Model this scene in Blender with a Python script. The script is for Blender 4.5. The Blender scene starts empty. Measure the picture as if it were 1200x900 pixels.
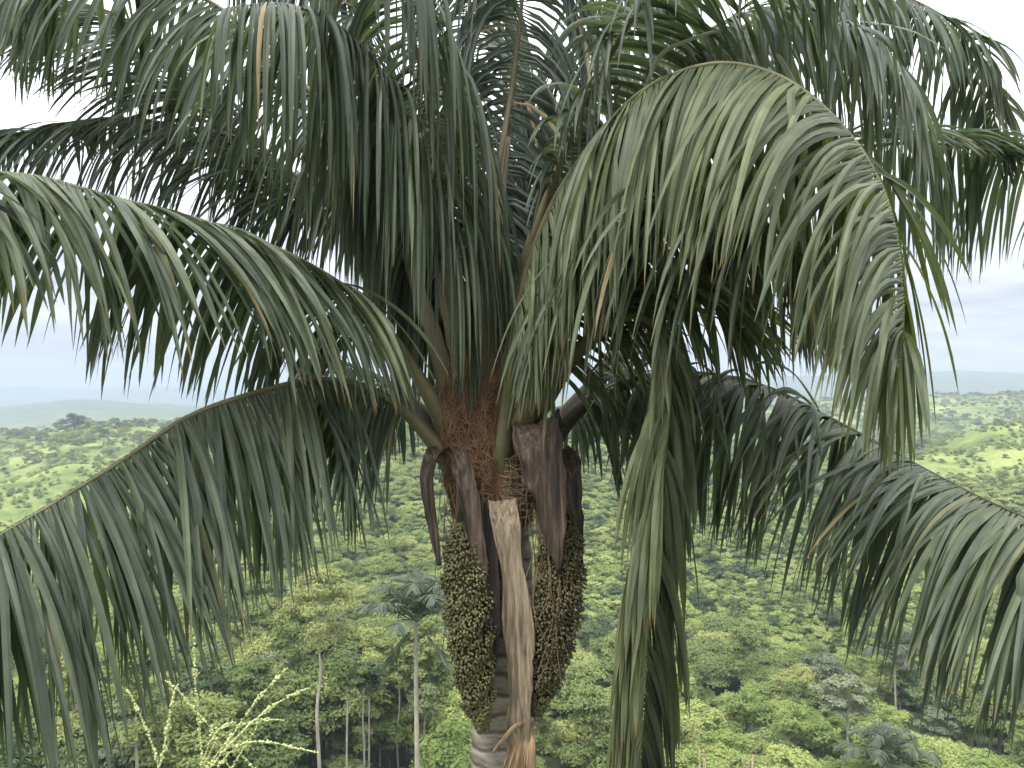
import bpy, math, random
import numpy as np
from mathutils import Vector

random.seed(7)
RNG = np.random.default_rng(11)
scene = bpy.context.scene
COL = scene.collection

# ------------------------------------------------------------------ camera frame (1200x900 picture, f = 900)
F = 900.0
HORIZON = 465.0
PITCH = math.atan((HORIZON - 450.0) / F)
CP, SP = math.cos(PITCH), math.sin(PITCH)
PALM_D = 5.0


def world(px, py, d):
    """point seen at pixel px,py at depth d along the view axis"""
    xc = (px - 600.0) / F * d
    yc = (450.0 - py) / F * d
    return np.array([xc, d * CP - yc * SP, d * SP + yc * CP])


# ------------------------------------------------------------------ small helpers
def nrm(v):
    return v / np.maximum(np.linalg.norm(v, axis=-1, keepdims=True), 1e-9)


def tag(o, label=None, cat=None, group=None, kind=None):
    if label: o['label'] = label
    if cat: o['category'] = cat
    if group: o['group'] = group
    if kind: o['kind'] = kind
    return o


def link(o, parent=None):
    COL.objects.link(o)
    if parent is not None:
        o.parent = parent
    return o


def empty(name, loc=(0, 0, 0)):
    o = bpy.data.objects.new(name, None)
    o.empty_display_size = 0.3
    o.location = loc
    return link(o)


class MB:
    """collects quads/tris with optional float point attributes"""
    def __init__(self):
        self.v, self.f3, self.f4, self.at, self.n = [], [], [], {}, 0

    def add(self, v, f, **at):
        v = np.asarray(v, dtype=np.float32)
        f = np.asarray(f, dtype=np.int64) + self.n
        (self.f4 if f.shape[1] == 4 else self.f3).append(f)
        self.v.append(v)
        for k, a in at.items():
            self.at.setdefault(k, []).append((self.n, np.broadcast_to(np.asarray(a, dtype=np.float32), (len(v),))))
        self.n += len(v)

    def mesh(self, name, mat, smooth=True, origin=None):
        me = bpy.data.meshes.new(name)
        v = np.concatenate(self.v)
        if origin is not None:
            v = v - np.asarray(origin, dtype=np.float32)
        f4 = np.concatenate(self.f4) if self.f4 else np.zeros((0, 4), int)
        f3 = np.concatenate(self.f3) if self.f3 else np.zeros((0, 3), int)
        nl = f4.size + f3.size
        me.vertices.add(len(v)); me.vertices.foreach_set('co', v.ravel())
        me.loops.add(nl)
        me.loops.foreach_set('vertex_index', np.concatenate([f4.ravel(), f3.ravel()]).astype(np.int32))
        me.polygons.add(len(f4) + len(f3))
        ls = np.concatenate([np.arange(len(f4)) * 4, f4.size + np.arange(len(f3)) * 3]).astype(np.int32)
        me.polygons.foreach_set('loop_start', ls)
        me.polygons.foreach_set('use_smooth', np.full(len(ls), smooth))
        for k, lst in self.at.items():
            arr = np.zeros(len(v), dtype=np.float32)
            for s, a in lst:
                arr[s:s + len(a)] = a
            me.attributes.new(k, 'FLOAT', 'POINT').data.foreach_set('value', arr)
        me.update(calc_edges=True)
        me.validate()
        if mat: me.materials.append(mat)
        return me

    def build(self, name, mat, parent=None, smooth=True, origin=None):
        o = bpy.data.objects.new(name, self.mesh(name, mat, smooth, origin))
        if origin is not None and parent is None:
            o.location = origin
        return link(o, parent)


def catmull(P, n):
    """smooth curve through control points, resampled evenly"""
    P = np.asarray(P, float)
    Q = np.vstack([2 * P[0] - P[1], P, 2 * P[-1] - P[-2]])
    out = []
    for i in range(1, len(Q) - 2):
        p0, p1, p2, p3 = Q[i - 1], Q[i], Q[i + 1], Q[i + 2]
        t = np.linspace(0, 1, 24, endpoint=False)[:, None]
        out.append(0.5 * ((2 * p1) + (-p0 + p2) * t + (2 * p0 - 5 * p1 + 4 * p2 - p3) * t ** 2 + (-p0 + 3 * p1 - 3 * p2 + p3) * t ** 3))
    C = np.vstack(out + [P[-1:]])
    s = np.concatenate([[0], np.cumsum(np.linalg.norm(np.diff(C, axis=0), axis=1))])
    u = np.linspace(0, s[-1], n)
    return np.stack([np.interp(u, s, C[:, k]) for k in range(3)], 1), s[-1]


def frames(C, ref):
    """tangent / side / normal along a curve, side kept close to ref"""
    T = nrm(np.gradient(C, axis=0))
    S = np.zeros_like(C)
    s = np.asarray(ref, float)
    for i in range(len(C)):
        s = s - T[i] * np.dot(s, T[i])
        s = s / max(np.linalg.norm(s), 1e-6)
        S[i] = s
    return T, S, np.cross(S, T)


def tube(mb, C, r, sides=7, ref=(1, 0.13, 0.2), flat=1.0, cap=True, **at):
    C = np.asarray(C, float)
    T, S, N = frames(C, ref)
    r = np.broadcast_to(np.asarray(r, float), (len(C),))
    a = np.arange(sides) / sides * 2 * math.pi
    V = C[:, None] + r[:, None, None] * (np.cos(a)[None, :, None] * S[:, None] + flat * np.sin(a)[None, :, None] * N[:, None])
    n = len(C)
    i, j = np.meshgrid(np.arange(n - 1), np.arange(sides), indexing='ij')
    j2 = (j + 1) % sides
    q = np.stack([i * sides + j, i * sides + j2, (i + 1) * sides + j2, (i + 1) * sides + j], -1).reshape(-1, 4)
    at2 = {k: (np.repeat(a_, sides) if np.ndim(a_) else a_) for k, a_ in at.items()}
    mb.add(V.reshape(-1, 3), q, **at2)
    if cap:
        e = np.vstack([V[-1], C[-1] + T[-1] * r[-1] * 0.6])
        mb.add(e, [[k, (k + 1) % sides, sides] for k in range(sides)], **{k: (a_[-1] if np.ndim(a_) else a_) for k, a_ in at.items()})


def vnoise(x, y, s):
    """smooth value noise -1..1"""
    x = np.asarray(x, float) / s; y = np.asarray(y, float) / s
    xi, yi = np.floor(x), np.floor(y)
    fx, fy = x - xi, y - yi
    fx, fy = fx * fx * (3 - 2 * fx), fy * fy * (3 - 2 * fy)
    h = lambda a, b: np.mod(np.sin(a * 127.1 + b * 311.7 + s * 1.7) * 43758.5453, 1.0)
    v = (h(xi, yi) * (1 - fx) + h(xi + 1, yi) * fx) * (1 - fy) + (h(xi, yi + 1) * (1 - fx) + h(xi + 1, yi + 1) * fx) * fy
    return v * 2 - 1


# ------------------------------------------------------------------ materials
def mat(name):
    m = bpy.data.materials.new(name)
    m.use_nodes = True
    nt = m.node_tree
    for n in list(nt.nodes):
        nt.nodes.remove(n)
    return m, nt


def node(nt, t, **kw):
    n = nt.nodes.new(t)
    for k, v in kw.items():
        if k.startswith('i_'):
            n.inputs[k[2:].replace('_', ' ')].default_value = v
        else:
            setattr(n, k, v)
    return n


def ramp(nt, stops, fac=None):
    n = nt.nodes.new('ShaderNodeValToRGB')
    cr = n.color_ramp
    while len(cr.elements) < len(stops):
        cr.elements.new(0.5)
    for e, (p, c) in zip(cr.elements, stops):
        e.position = p
        e.color = (c[0], c[1], c[2], 1)
    if fac is not None:
        nt.links.new(fac, n.inputs[0])
    return n


def mixc(nt, fac, a, b, blend='MIX'):
    n = nt.nodes.new('ShaderNodeMix')
    n.data_type = 'RGBA'; n.blend_type = blend
    for sock, v in ((n.inputs[0], fac), (n.inputs[6], a), (n.inputs[7], b)):
        if hasattr(v, 'default_value') and hasattr(v, 'links'):
            nt.links.new(v, sock)
        elif isinstance(v, (int, float)):
            sock.default_value = v
        else:
            sock.default_value = (v[0], v[1], v[2], 1)
    return n.outputs[2]


def leaf_material(name, stops, rough=0.5, transl=0.33, tcol=(0.14, 0.19, 0.07), tip=(0.20, 0.13, 0.06), spec=0.38):
    m, nt = mat(name)
    L = nt.links.new
    out = node(nt, 'ShaderNodeOutputMaterial')
    av = node(nt, 'ShaderNodeAttribute', attribute_name='var')
    asx = node(nt, 'ShaderNodeAttribute', attribute_name='along')
    c = ramp(nt, stops, av.outputs['Fac']).outputs[0]
    # streaky blade: fine noise
    tc = node(nt, 'ShaderNodeTexCoord')
    nz = node(nt, 'ShaderNodeTexNoise', i_Scale=9.0, i_Detail=3.0)
    L(tc.outputs['Object'], nz.inputs['Vector'])
    c = mixc(nt, 0.55, c, ramp(nt, [(0.3, (0.55, 0.55, 0.55)), (0.7, (1.25, 1.25, 1.2))], nz.outputs[0]).outputs[0], 'MULTIPLY')
    # dry tips
    add = node(nt, 'ShaderNodeMath', operation='MULTIPLY_ADD')
    L(av.outputs['Fac'], add.inputs[0]); add.inputs[1].default_value = 0.10; L(asx.outputs['Fac'], add.inputs[2])
    tr = ramp(nt, [(0.985, (0, 0, 0)), (1.04, (1, 1, 1))], None)
    tr.color_ramp.elements[0].position = 0.96; tr.color_ramp.elements[1].position = 1.0
    sub = node(nt, 'ShaderNodeMath', operation='SUBTRACT'); L(add.outputs[0], sub.inputs[0]); sub.inputs[1].default_value = 0.045
    L(sub.outputs[0], tr.inputs[0])
    c = mixc(nt, tr.outputs[0], c, tip)
    p = node(nt, 'ShaderNodeBsdfPrincipled', i_Roughness=rough)
    p.inputs['Specular IOR Level'].default_value = spec
    L(c, p.inputs['Base Color'])
    t = node(nt, 'ShaderNodeBsdfTranslucent')
    t.inputs['Color'].default_value = (*tcol, 1)
    mx = node(nt, 'ShaderNodeMixShader'); mx.inputs[0].default_value = transl
    L(p.outputs[0], mx.inputs[1]); L(t.outputs[0], mx.inputs[2]); L(mx.outputs[0], out.inputs[0])
    return m


def simple_material(name, stops, scale=8.0, rough=0.8, stretch=(1, 1, 1), bump=0.0, detail=5.0, spec=0.3, bscale=None):
    m, nt = mat(name)
    L = nt.links.new
    out = node(nt, 'ShaderNodeOutputMaterial')
    tc = node(nt, 'ShaderNodeTexCoord')
    mp = node(nt, 'ShaderNodeMapping'); mp.inputs['Scale'].default_value = stretch
    L(tc.outputs['Object'], mp.inputs[0])
    nz = node(nt, 'ShaderNodeTexNoise', i_Scale=scale, i_Detail=detail, i_Roughness=0.62)
    L(mp.outputs[0], nz.inputs['Vector'])
    c = ramp(nt, stops, nz.outputs[0])
    p = node(nt, 'ShaderNodeBsdfPrincipled', i_Roughness=rough)
    p.inputs['Specular IOR Level'].default_value = spec
    L(c.outputs[0], p.inputs['Base Color'])
    if bump:
        b = node(nt, 'ShaderNodeBump', i_Strength=bump, i_Distance=0.02)
        L(nz.outputs[0], b.inputs['Height']); L(b.outputs[0], p.inputs['Normal'])
    L(p.outputs[0], out.inputs[0])
    return m


M = {}
M['frond'] = leaf_material('frond_green', [(0.0, (0.040, 0.054, 0.042)), (0.5, (0.074, 0.096, 0.066)), (0.88, (0.13, 0.158, 0.088)), (0.96, (0.30, 0.235, 0.12))])
M['frond_old'] = leaf_material('frond_olive', [(0.0, (0.055, 0.070, 0.042)), (0.5, (0.105, 0.128, 0.070)), (0.9, (0.18, 0.205, 0.105)), (0.97, (0.34, 0.27, 0.14))], transl=0.34, tcol=(0.16, 0.20, 0.03))
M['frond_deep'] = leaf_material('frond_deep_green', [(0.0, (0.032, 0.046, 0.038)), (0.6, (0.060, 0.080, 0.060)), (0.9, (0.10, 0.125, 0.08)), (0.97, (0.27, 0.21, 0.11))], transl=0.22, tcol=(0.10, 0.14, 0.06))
M['stalk_green'] = simple_material('stalk_olive', [(0.3, (0.085, 0.080, 0.042)), (0.7, (0.16, 0.145, 0.08))], 5, 0.55, (1, 1, 1), 0.2)
M['stalk_brown'] = simple_material('stalk_brown', [(0.3, (0.075, 0.064, 0.040)), (0.7, (0.15, 0.128, 0.080))], 6, 0.7, (1, 1, 0.4), 0.3)
M['stalk_dark'] = simple_material('stalk_dark', [(0.3, (0.03, 0.03, 0.02)), (0.7, (0.07, 0.06, 0.035))], 6, 0.7, (1, 1, 0.4), 0.3)
M['fibre'] = simple_material('fibre_russet', [(0.25, (0.085, 0.048, 0.028)), (0.55, (0.23, 0.135, 0.078)), (0.8, (0.38, 0.25, 0.15))], 14, 0.9, (1, 1, 0.5), 0.0)
M['fibre_core'] = simple_material('fibre_core_brown', [(0.25, (0.03, 0.018, 0.012)), (0.7, (0.09, 0.052, 0.033))], 30, 0.95, (1, 1, 0.4), 0.6)
M['fibre_tan'] = simple_material('fibre_tan', [(0.25, (0.10, 0.07, 0.04)), (0.7, (0.26, 0.19, 0.115))], 14, 0.9, (1, 1, 0.5))
M['spathe'] = simple_material('spathe_brown', [(0.28, (0.018, 0.015, 0.013)), (0.46, (0.054, 0.040, 0.032)), (0.6, (0.105, 0.078, 0.058)), (0.75, (0.21, 0.165, 0.12))], 10, 0.75, (3.2, 3.2, 0.22), 0.6)
M['spathe_dark'] = simple_material('spathe_black_brown', [(0.3, (0.014, 0.012, 0.013)), (0.7, (0.055, 0.042, 0.038))], 10, 0.75, (3.2, 3.2, 0.22), 0.6)
M['dead_stalk'] = simple_material('dead_stalk_tan', [(0.30, (0.085, 0.06, 0.042)), (0.47, (0.20, 0.16, 0.11)), (0.6, (0.31, 0.255, 0.175)), (0.75, (0.42, 0.36, 0.26))], 15, 0.9, (3.4, 3.4, 0.22), 0.8)
M['dry_strip'] = simple_material('dry_strip_straw', [(0.3, (0.20, 0.12, 0.07)), (0.7, (0.46, 0.34, 0.21))], 9, 0.85, (3, 3, 0.3), 0.3)
M['fruit_stalk'] = simple_material('fruit_stalk', [(0.3, (0.022, 0.018, 0.010)), (0.7, (0.05, 0.04, 0.02))], 9, 0.8)


def fruit_material(name, a, b, c):
    m, nt = mat(name); L = nt.links.new
    out = node(nt, 'ShaderNodeOutputMaterial')
    av = node(nt, 'ShaderNodeAttribute', attribute_name='var')
    r = ramp(nt, [(0.0, a), (0.6, b), (1.0, c)], av.outputs['Fac'])
    al = node(nt, 'ShaderNodeAttribute', attribute_name='along')
    col = mixc(nt, ramp(nt, [(0.55, (0, 0, 0)), (0.95, (1, 1, 1))], al.outputs['Fac']).outputs[0], r.outputs[0], (0.11, 0.08, 0.035))
    p = node(nt, 'ShaderNodeBsdfPrincipled', i_Roughness=0.5)
    L(col, p.inputs['Base Color']); L(p.outputs[0], out.inputs[0])
    return m


M['fruit_green'] = fruit_material('fruit_olive_green', (0.06, 0.066, 0.024), (0.11, 0.117, 0.042), (0.18, 0.185, 0.07))
M['fruit_brown'] = fruit_material('fruit_brown', (0.05, 0.048, 0.02), (0.085, 0.08, 0.034), (0.14, 0.132, 0.055))


def trunk_material():
    m, nt = mat('palm_trunk_ringed'); L = nt.links.new
    out = node(nt, 'ShaderNodeOutputMaterial')
    tc = node(nt, 'ShaderNodeTexCoord')
    mp = node(nt, 'ShaderNodeMapping'); mp.inputs['Scale'].default_value = (1, 1, 4.0)
    L(tc.outputs['Object'], mp.inputs[0])
    n1 = node(nt, 'ShaderNodeTexNoise', i_Scale=5.0, i_Detail=6.0, i_Roughness=0.65); L(mp.outputs[0], n1.inputs['Vector'])
    w = node(nt, 'ShaderNodeTexWave', wave_type='BANDS', bands_direction='Z', i_Scale=2.6, i_Distortion=5.0, i_Detail=3.0)
    w.inputs['Detail Scale'].default_value = 1.2
    L(tc.outputs['Object'], w.inputs['Vector'])
    c = ramp(nt, [(0.25, (0.10, 0.085, 0.07)), (0.5, (0.27, 0.235, 0.19)), (0.75, (0.46, 0.42, 0.35))], n1.outputs[0]).outputs[0]
    c = mixc(nt, ramp(nt, [(0.70, (0, 0, 0)), (0.98, (0.8, 0.8, 0.8))], w.outputs[0]).outputs[0], c, (0.07, 0.052, 0.042))
    p = node(nt, 'ShaderNodeBsdfPrincipled', i_Roughness=0.9); L(c, p.inputs['Base Color'])
    b = node(nt, 'ShaderNodeBump', i_Strength=0.6, i_Distance=0.02); b.invert = True
    L(w.outputs[0], b.inputs['Height']); L(b.outputs[0], p.inputs['Normal'])
    L(p.outputs[0], out.inputs[0])
    return m


M['palm_trunk'] = trunk_material()


def crown_material(name, stops, transl=0.3):
    """tree foliage: one tone per tree (object random) broken up by a world-scale noise"""
    m, nt = mat(name); L = nt.links.new
    out = node(nt, 'ShaderNodeOutputMaterial')
    oi = node(nt, 'ShaderNodeObjectInfo')
    ge = node(nt, 'ShaderNodeNewGeometry')
    nz = node(nt, 'ShaderNodeTexNoise', i_Scale=0.45, i_Detail=3.0); L(ge.outputs['Position'], nz.inputs['Vector'])
    mx = node(nt, 'ShaderNodeMath', operation='MULTIPLY_ADD'); L(oi.outputs['Random'], mx.inputs[0]); mx.inputs[1].default_value = 0.7
    m2 = node(nt, 'ShaderNodeMath', operation='MULTIPLY'); L(nz.outputs[0], m2.inputs[0]); m2.inputs[1].default_value = 0.35
    L(m2.outputs[0], mx.inputs[2])
    c = ramp(nt, stops, mx.outputs[0]).outputs[0]
    d = node(nt, 'ShaderNodeBsdfDiffuse'); L(c, d.inputs[0])
    t = node(nt, 'ShaderNodeBsdfTranslucent')
    tcol = mixc(nt, 1.0, c, (1.5, 1.35, 0.6), 'MULTIPLY'); L(tcol, t.inputs[0])
    ms = node(nt, 'ShaderNodeMixShader'); ms.inputs[0].default_value = transl
    L(d.outputs[0], ms.inputs[1]); L(t.outputs[0], ms.inputs[2]); L(ms.outputs[0], out.inputs[0])
    return m


M['c_mid'] = crown_material('foliage_mid_green', [(0.1, (0.11, 0.15, 0.06)), (0.5, (0.18, 0.225, 0.085)), (0.9, (0.29, 0.32, 0.125))])
M['c_bright'] = crown_material('foliage_bright_green', [(0.1, (0.15, 0.21, 0.072)), (0.5, (0.235, 0.295, 0.10)), (0.9, (0.33, 0.375, 0.145))])
M['c_dark'] = crown_material('foliage_dark_green', [(0.1, (0.055, 0.082, 0.042)), (0.5, (0.09, 0.125, 0.06)), (0.9, (0.14, 0.175, 0.08))], 0.22)
M['c_pale'] = crown_material('foliage_pale_yellow_green', [(0.1, (0.19, 0.225, 0.09)), (0.5, (0.235, 0.27, 0.11)), (0.9, (0.28, 0.31, 0.14))])
M['c_grey'] = crown_material('foliage_grey_green', [(0.1, (0.12, 0.145, 0.09)), (0.5, (0.17, 0.20, 0.125)), (0.9, (0.235, 0.26, 0.17))])
M['bark_pale'] = simple_material('bark_pale', [(0.3, (0.22, 0.19, 0.15)), (0.7, (0.46, 0.42, 0.35))], 2, 0.9, (1, 1, 0.3))
M['bark_dark'] = simple_material('bark_dark', [(0.3, (0.06, 0.05, 0.04)), (0.7, (0.15, 0.13, 0.10))], 2, 0.9, (1, 1, 0.3))
M['grass_seed'] = simple_material('grass_seed_pale', [(0.3, (0.25, 0.28, 0.11)), (0.7, (0.47, 0.49, 0.24))], 40, 0.8)
M['grass_stem'] = simple_material('grass_stem', [(0.3, (0.17, 0.23, 0.07)), (0.7, (0.30, 0.36, 0.12))], 20, 0.7)
M['twig'] = simple_material('dry_twig', [(0.3, (0.28, 0.19, 0.13)), (0.7, (0.50, 0.40, 0.29))], 20, 0.85)


def terrain_material():
    m, nt = mat('terrain_green'); L = nt.links.new
    out = node(nt, 'ShaderNodeOutputMaterial')
    ge = node(nt, 'ShaderNodeNewGeometry')
    def nz(s, d=4.0):
        n = node(nt, 'ShaderNodeTexNoise', i_Scale=s, i_Detail=d, i_Roughness=0.6); L(ge.outputs['Position'], n.inputs['Vector']); return n.outputs[0]
    a = ramp(nt, [(0.32, (0.12, 0.155, 0.055)), (0.5, (0.19, 0.23, 0.075)), (0.68, (0.28, 0.30, 0.10))], nz(0.012)).outputs[0]
    bush = ramp(nt, [(0.46, (0, 0, 0)), (0.62, (0.9, 0.9, 0.9))], nz(0.04, 8.0)).outputs[0]
    a = mixc(nt, bush, a, (0.075, 0.11, 0.032))
    fine = ramp(nt, [(0.3, (0.7, 0.7, 0.7)), (0.7, (1.2, 1.2, 1.2))], nz(0.5, 5.0)).outputs[0]
    a = mixc(nt, 1.0, a, fine, 'MULTIPLY')
    soil = ramp(nt, [(0.70, (0, 0, 0)), (0.76, (1, 1, 1))], nz(0.03, 3.0)).outputs[0]
    a = mixc(nt, soil, a, (0.27, 0.20, 0.14))
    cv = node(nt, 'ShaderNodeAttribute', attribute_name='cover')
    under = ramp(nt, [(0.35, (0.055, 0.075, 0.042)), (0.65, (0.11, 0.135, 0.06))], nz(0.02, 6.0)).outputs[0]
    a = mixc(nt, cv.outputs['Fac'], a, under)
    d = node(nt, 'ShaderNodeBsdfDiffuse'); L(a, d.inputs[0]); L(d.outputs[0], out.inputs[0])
    return m


M['terrain'] = terrain_material()

# ------------------------------------------------------------------ terrain: one sheet out to the horizon
T_D = np.array([60, 90, 140, 220, 320, 420, 480, 560, 650, 800, 1200, 1800, 2600, 4000, 6000, 9000, 14000], float)
T_PX = np.array([-700, -300, 0, 100, 230, 400, 540, 700, 850, 1000, 1100, 1200, 1500, 2000], float)
T_Y = np.array([
    [1005, 915, 800, 705, 640, 600, 610, 550, 540, 545, 525, 512, 488, 490, 468, 464, 475],
    [1005, 915, 800, 700, 630, 590, 600, 545, 530, 545, 520, 510, 486, 490, 468, 463, 475],
    [1005, 915, 790, 690, 615, 576, 590, 540, 512, 530, 522, 508, 477, 486, 459, 457, 475],
    [1005, 915, 780, 680, 595, 540, 555, 518, 497, 515, 514, 502, 467, 484, 461, 455, 475],
    [1005, 915, 770, 660, 570, 508, 500, 522, 498, 510, 508, 498, 474, 482, 457, 457, 475],
    [1005, 890, 775, 645, 553, 500, 480, 505, 500, 502, 500, 490, 478, 480, 466, 461, 475],
    [1005, 905, 775, 640, 548, 496, 474, 505, 500, 500, 500, 490, 480, 472, 464, 460, 475],
    [1005, 920, 785, 645, 553, 505, 490, 512, 510, 502, 490, 485, 476, 457, 462, 460, 475],
    [1005, 925, 800, 665, 580, 540, 545, 550, 535, 515, 480, 485, 470, 448, 462, 460, 475],
    [1005, 925, 810, 685, 605, 560, 565, 555, 535, 512, 468, 482, 466, 442, 455, 460, 475],
    [1005, 925, 815, 692, 605, 535, 524, 538, 535, 508, 465, 482, 464, 435, 450, 460, 475],
    [1005, 925, 820, 692, 594, 524, 499, 528, 530, 503, 463, 482, 462, 437, 448, 460, 475],
    [1005, 925, 820, 690, 580, 505, 480, 515, 520, 495, 460, 480, 462, 436, 448, 460, 475],
    [1005, 925, 820, 690, 580, 505, 480, 515, 520, 495, 460, 480, 462, 436, 448, 460, 475]], float)
T_Z = -T_D[None, :] * (T_Y - HORIZON) / F
N_D = np.array([-60, -4, 1.6, 5, 10, 20, 35, 60], float)
N_Z = np.array([-1.9, -1.75, -1.75, -4.6, -8.0, -14.5, -23.5, -36.0], float)


def smooth_interp(d, xs, table):
    """cubic (Catmull) interpolation of rows of table at positions d (log-spaced xs), monotone-limited"""
    xs = np.log(xs); d = np.log(np.clip(d, 60, 14000))
    k = np.clip(np.searchsorted(xs, d) - 1, 0, len(xs) - 2)
    t = (d - xs[k]) / (xs[k + 1] - xs[k])
    t = t * t * (3 - 2 * t) * 0.55 + t * 0.45
    return k, t


def ground(x, y):
    x = np.asarray(x, float); y = np.asarray(y, float)
    shape = np.broadcast(x, y).shape
    x = np.broadcast_to(x, shape).ravel(); y = np.broadcast_to(y, shape).ravel()
    px = np.clip(600 + F * x / np.maximum(y, 40.0), -700, 2000)
    k, t = smooth_interp(np.maximum(y, 60), T_D, T_Z)
    c = np.clip(np.searchsorted(T_PX, px) - 1, 0, len(T_PX) - 2)
    u = (px - T_PX[c]) / (T_PX[c + 1] - T_PX[c]); u = u * u * (3 - 2 * u) * 0.7 + u * 0.3
    z0 = T_Z[c, k] * (1 - t) + T_Z[c, k + 1] * t
    z1 = T_Z[c + 1, k] * (1 - t) + T_Z[c + 1, k + 1] * t
    z = z0 * (1 - u) + z1 * u
    zn = np.interp(y, N_D, N_Z)
    z = np.where(y < 60, zn, z)
    amp = np.clip((y - 40) / 400, 0, 1)
    z = z + amp * (vnoise(x, y, 95.0) * 4.6 + vnoise(x, y, 41.0) * 2.4)
    spur = np.clip((y - 110) / 90, 0, 1) * np.clip((520 - y) / 60, 0, 1)
    z = z + spur * vnoise(x + y * 0.25, y * 0.30, 52.0) * 5.0
    far = np.clip((y - 900) / 2500, 0, 1)
    z = z + far * (vnoise(x, y, 620.0) * 22 + vnoise(x, y, 240.0) * 9) * np.where(y > 5500, 1.7, 1.0)
    return z.reshape(shape)


def build_terrain():
    ys = np.concatenate([np.linspace(-60, 0, 10), np.linspace(0.8, 60, 40)[0:], np.geomspace(62, 1300, 190), np.geomspace(1320, 9200, 80)])
    us = np.linspace(-1.9, 1.9, 230)
    Y, U = np.meshgrid(ys, us, indexing='ij')
    X = U * (np.maximum(Y, 0) + 40)
    Z = ground(X, Y)
    n, m_ = Y.shape
    i, j = np.meshgrid(np.arange(n - 1), np.arange(m_ - 1), indexing='ij')
    q = np.stack([i * m_ + j, i * m_ + j + 1, (i + 1) * m_ + j + 1, (i + 1) * m_ + j], -1).reshape(-1, 4)
    PX = 600 + F * X / np.maximum(Y, 40)
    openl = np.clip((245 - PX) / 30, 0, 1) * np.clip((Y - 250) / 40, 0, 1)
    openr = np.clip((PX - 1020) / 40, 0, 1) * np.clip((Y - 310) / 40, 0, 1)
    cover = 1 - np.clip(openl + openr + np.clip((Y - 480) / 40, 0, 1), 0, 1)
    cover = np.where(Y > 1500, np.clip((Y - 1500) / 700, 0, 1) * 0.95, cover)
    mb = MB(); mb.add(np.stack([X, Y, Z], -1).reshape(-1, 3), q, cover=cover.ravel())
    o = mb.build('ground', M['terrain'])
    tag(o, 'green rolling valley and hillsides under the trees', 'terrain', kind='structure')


build_terrain()


# ------------------------------------------------------------------ forest tree prototypes (unit: metres)
def leaf_cards(mb, P, Nrm, size, rng):
    """small pointed leaf clumps (two folded triangles each) at P facing Nrm"""
    n = len(P)
    a = nrm(np.cross(Nrm, rng.normal(size=(n, 3))))
    b = np.cross(Nrm, a)
    s = size[:, None]
    v = np.stack([P - a * s * 0.9, P - b * s * 0.5 - Nrm * s * 0.18, P + a * s * 0.9, P + b * s * 0.5 - Nrm * s * 0.18], 1)
    mb.add(v.reshape(-1, 3), np.arange(n * 4).reshape(-1, 4))


def crown_mesh(name, m, R, H, base, nclump, nleaf, seed, style='dome', leaf=0.30):
    """foliage from many leaf clumps spread through an uneven crown; base = height of its lower edge"""
    rng = np.random.default_rng(seed)
    mb = MB()
    cl = []
    for k in range(nclump):
        th = rng.uniform(0, 2 * math.pi)
        if style == 'dome':
            e = rng.beta(1.6, 1.3); r = R * math.sqrt(max(0, 1 - (e * 0.92) ** 2)) * rng.uniform(0.35, 0.95)
            z = base + H * e * 0.9; cr = R * rng.uniform(0.22, 0.40)
        elif style == 'umbrella':
            e = rng.choice([0.15, 0.45, 0.62, 0.82, 0.95]); rr = {0.15: .6, 0.45: .95, 0.62: .8, 0.82: .62, 0.95: .3}[e]
            r = R * rr * rng.uniform(0.35, 1.0); z = base + H * (e - 0.1 * (r / R) ** 2); cr = R * rng.uniform(0.22, 0.34)
        elif style == 'tall':
            e = rng.uniform(0, 1); r = R * (0.9 - 0.5 * abs(e - 0.45)) * rng.uniform(0.2, 0.9); z = base + H * e; cr = R * rng.uniform(0.28, 0.45)
        else:                                    # bush
            e = rng.uniform(0, 0.9); r = R * math.sqrt(1 - e * e) * rng.uniform(0.2, 0.95); z = base + H * e; cr = R * rng.uniform(0.25, 0.45)
        cl.append((r * math.cos(th), r * math.sin(th), z, cr))
    for (cx, cy, cz, cr) in cl:
        n = int(nleaf * rng.uniform(0.7, 1.3))
        d = nrm(rng.normal(size=(n, 3)))
        d[:, 2] = np.where(d[:, 2] < -0.25, -d[:, 2] * 0.6, d[:, 2])
        rad = cr * (0.62 + 0.42 * rng.random(n)) * (1 + 0.18 * np.sin(d[:, 0] * 5 + d[:, 1] * 7 + cx))
        flat = 0.42 if style == 'umbrella' else 0.62
        P = np.stack([cx + d[:, 0] * rad, cy + d[:, 1] * rad, cz + d[:, 2] * rad * flat], 1)
        N = nrm(d * 0.7 + np.array([0, 0, 0.75]) + rng.normal(size=(n, 3)) * 0.42)
        leaf_cards(mb, P, N, leaf * rng.uniform(0.65, 1.35, n), rng)
    return mb.mesh(name, m, smooth=False), cl


def trunk_mesh(name, m, cl, base, r0, seed, limbs=7):
    rng = np.random.default_rng(seed)
    mb = MB()
    top = base + 0.25 * (max(c[2] for c in cl) - base)
    lean = rng.normal(size=2) * 0.25
    C, _ = catmull([(0, 0, -2.5), (lean[0] * 1.3, lean[1] * .3, base * .35), (lean[0] * .2, lean[1] * 1.2, base * .7), (lean[0], lean[1], base), (lean[0], lean[1], top)], 12)
    tube(mb, C, np.linspace(r0 * 1.25, r0 * 0.62, 12), 8)
    for k in rng.choice(len(cl), min(limbs, len(cl)), replace=False):
        c = cl[k]
        s = np.array([lean[0], lean[1], rng.uniform(base * 0.9, top)])
        e = np.array(c[:3])
        mid = (s + e) / 2 + np.array([0, 0, -0.12 * np.linalg.norm(e - s)])
        B, _ = catmull([s, mid, e], 7)
        tube(mb, B, np.linspace(r0 * 0.45, r0 * 0.12, 7), 5)
    return mb.mesh(name, m)


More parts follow.
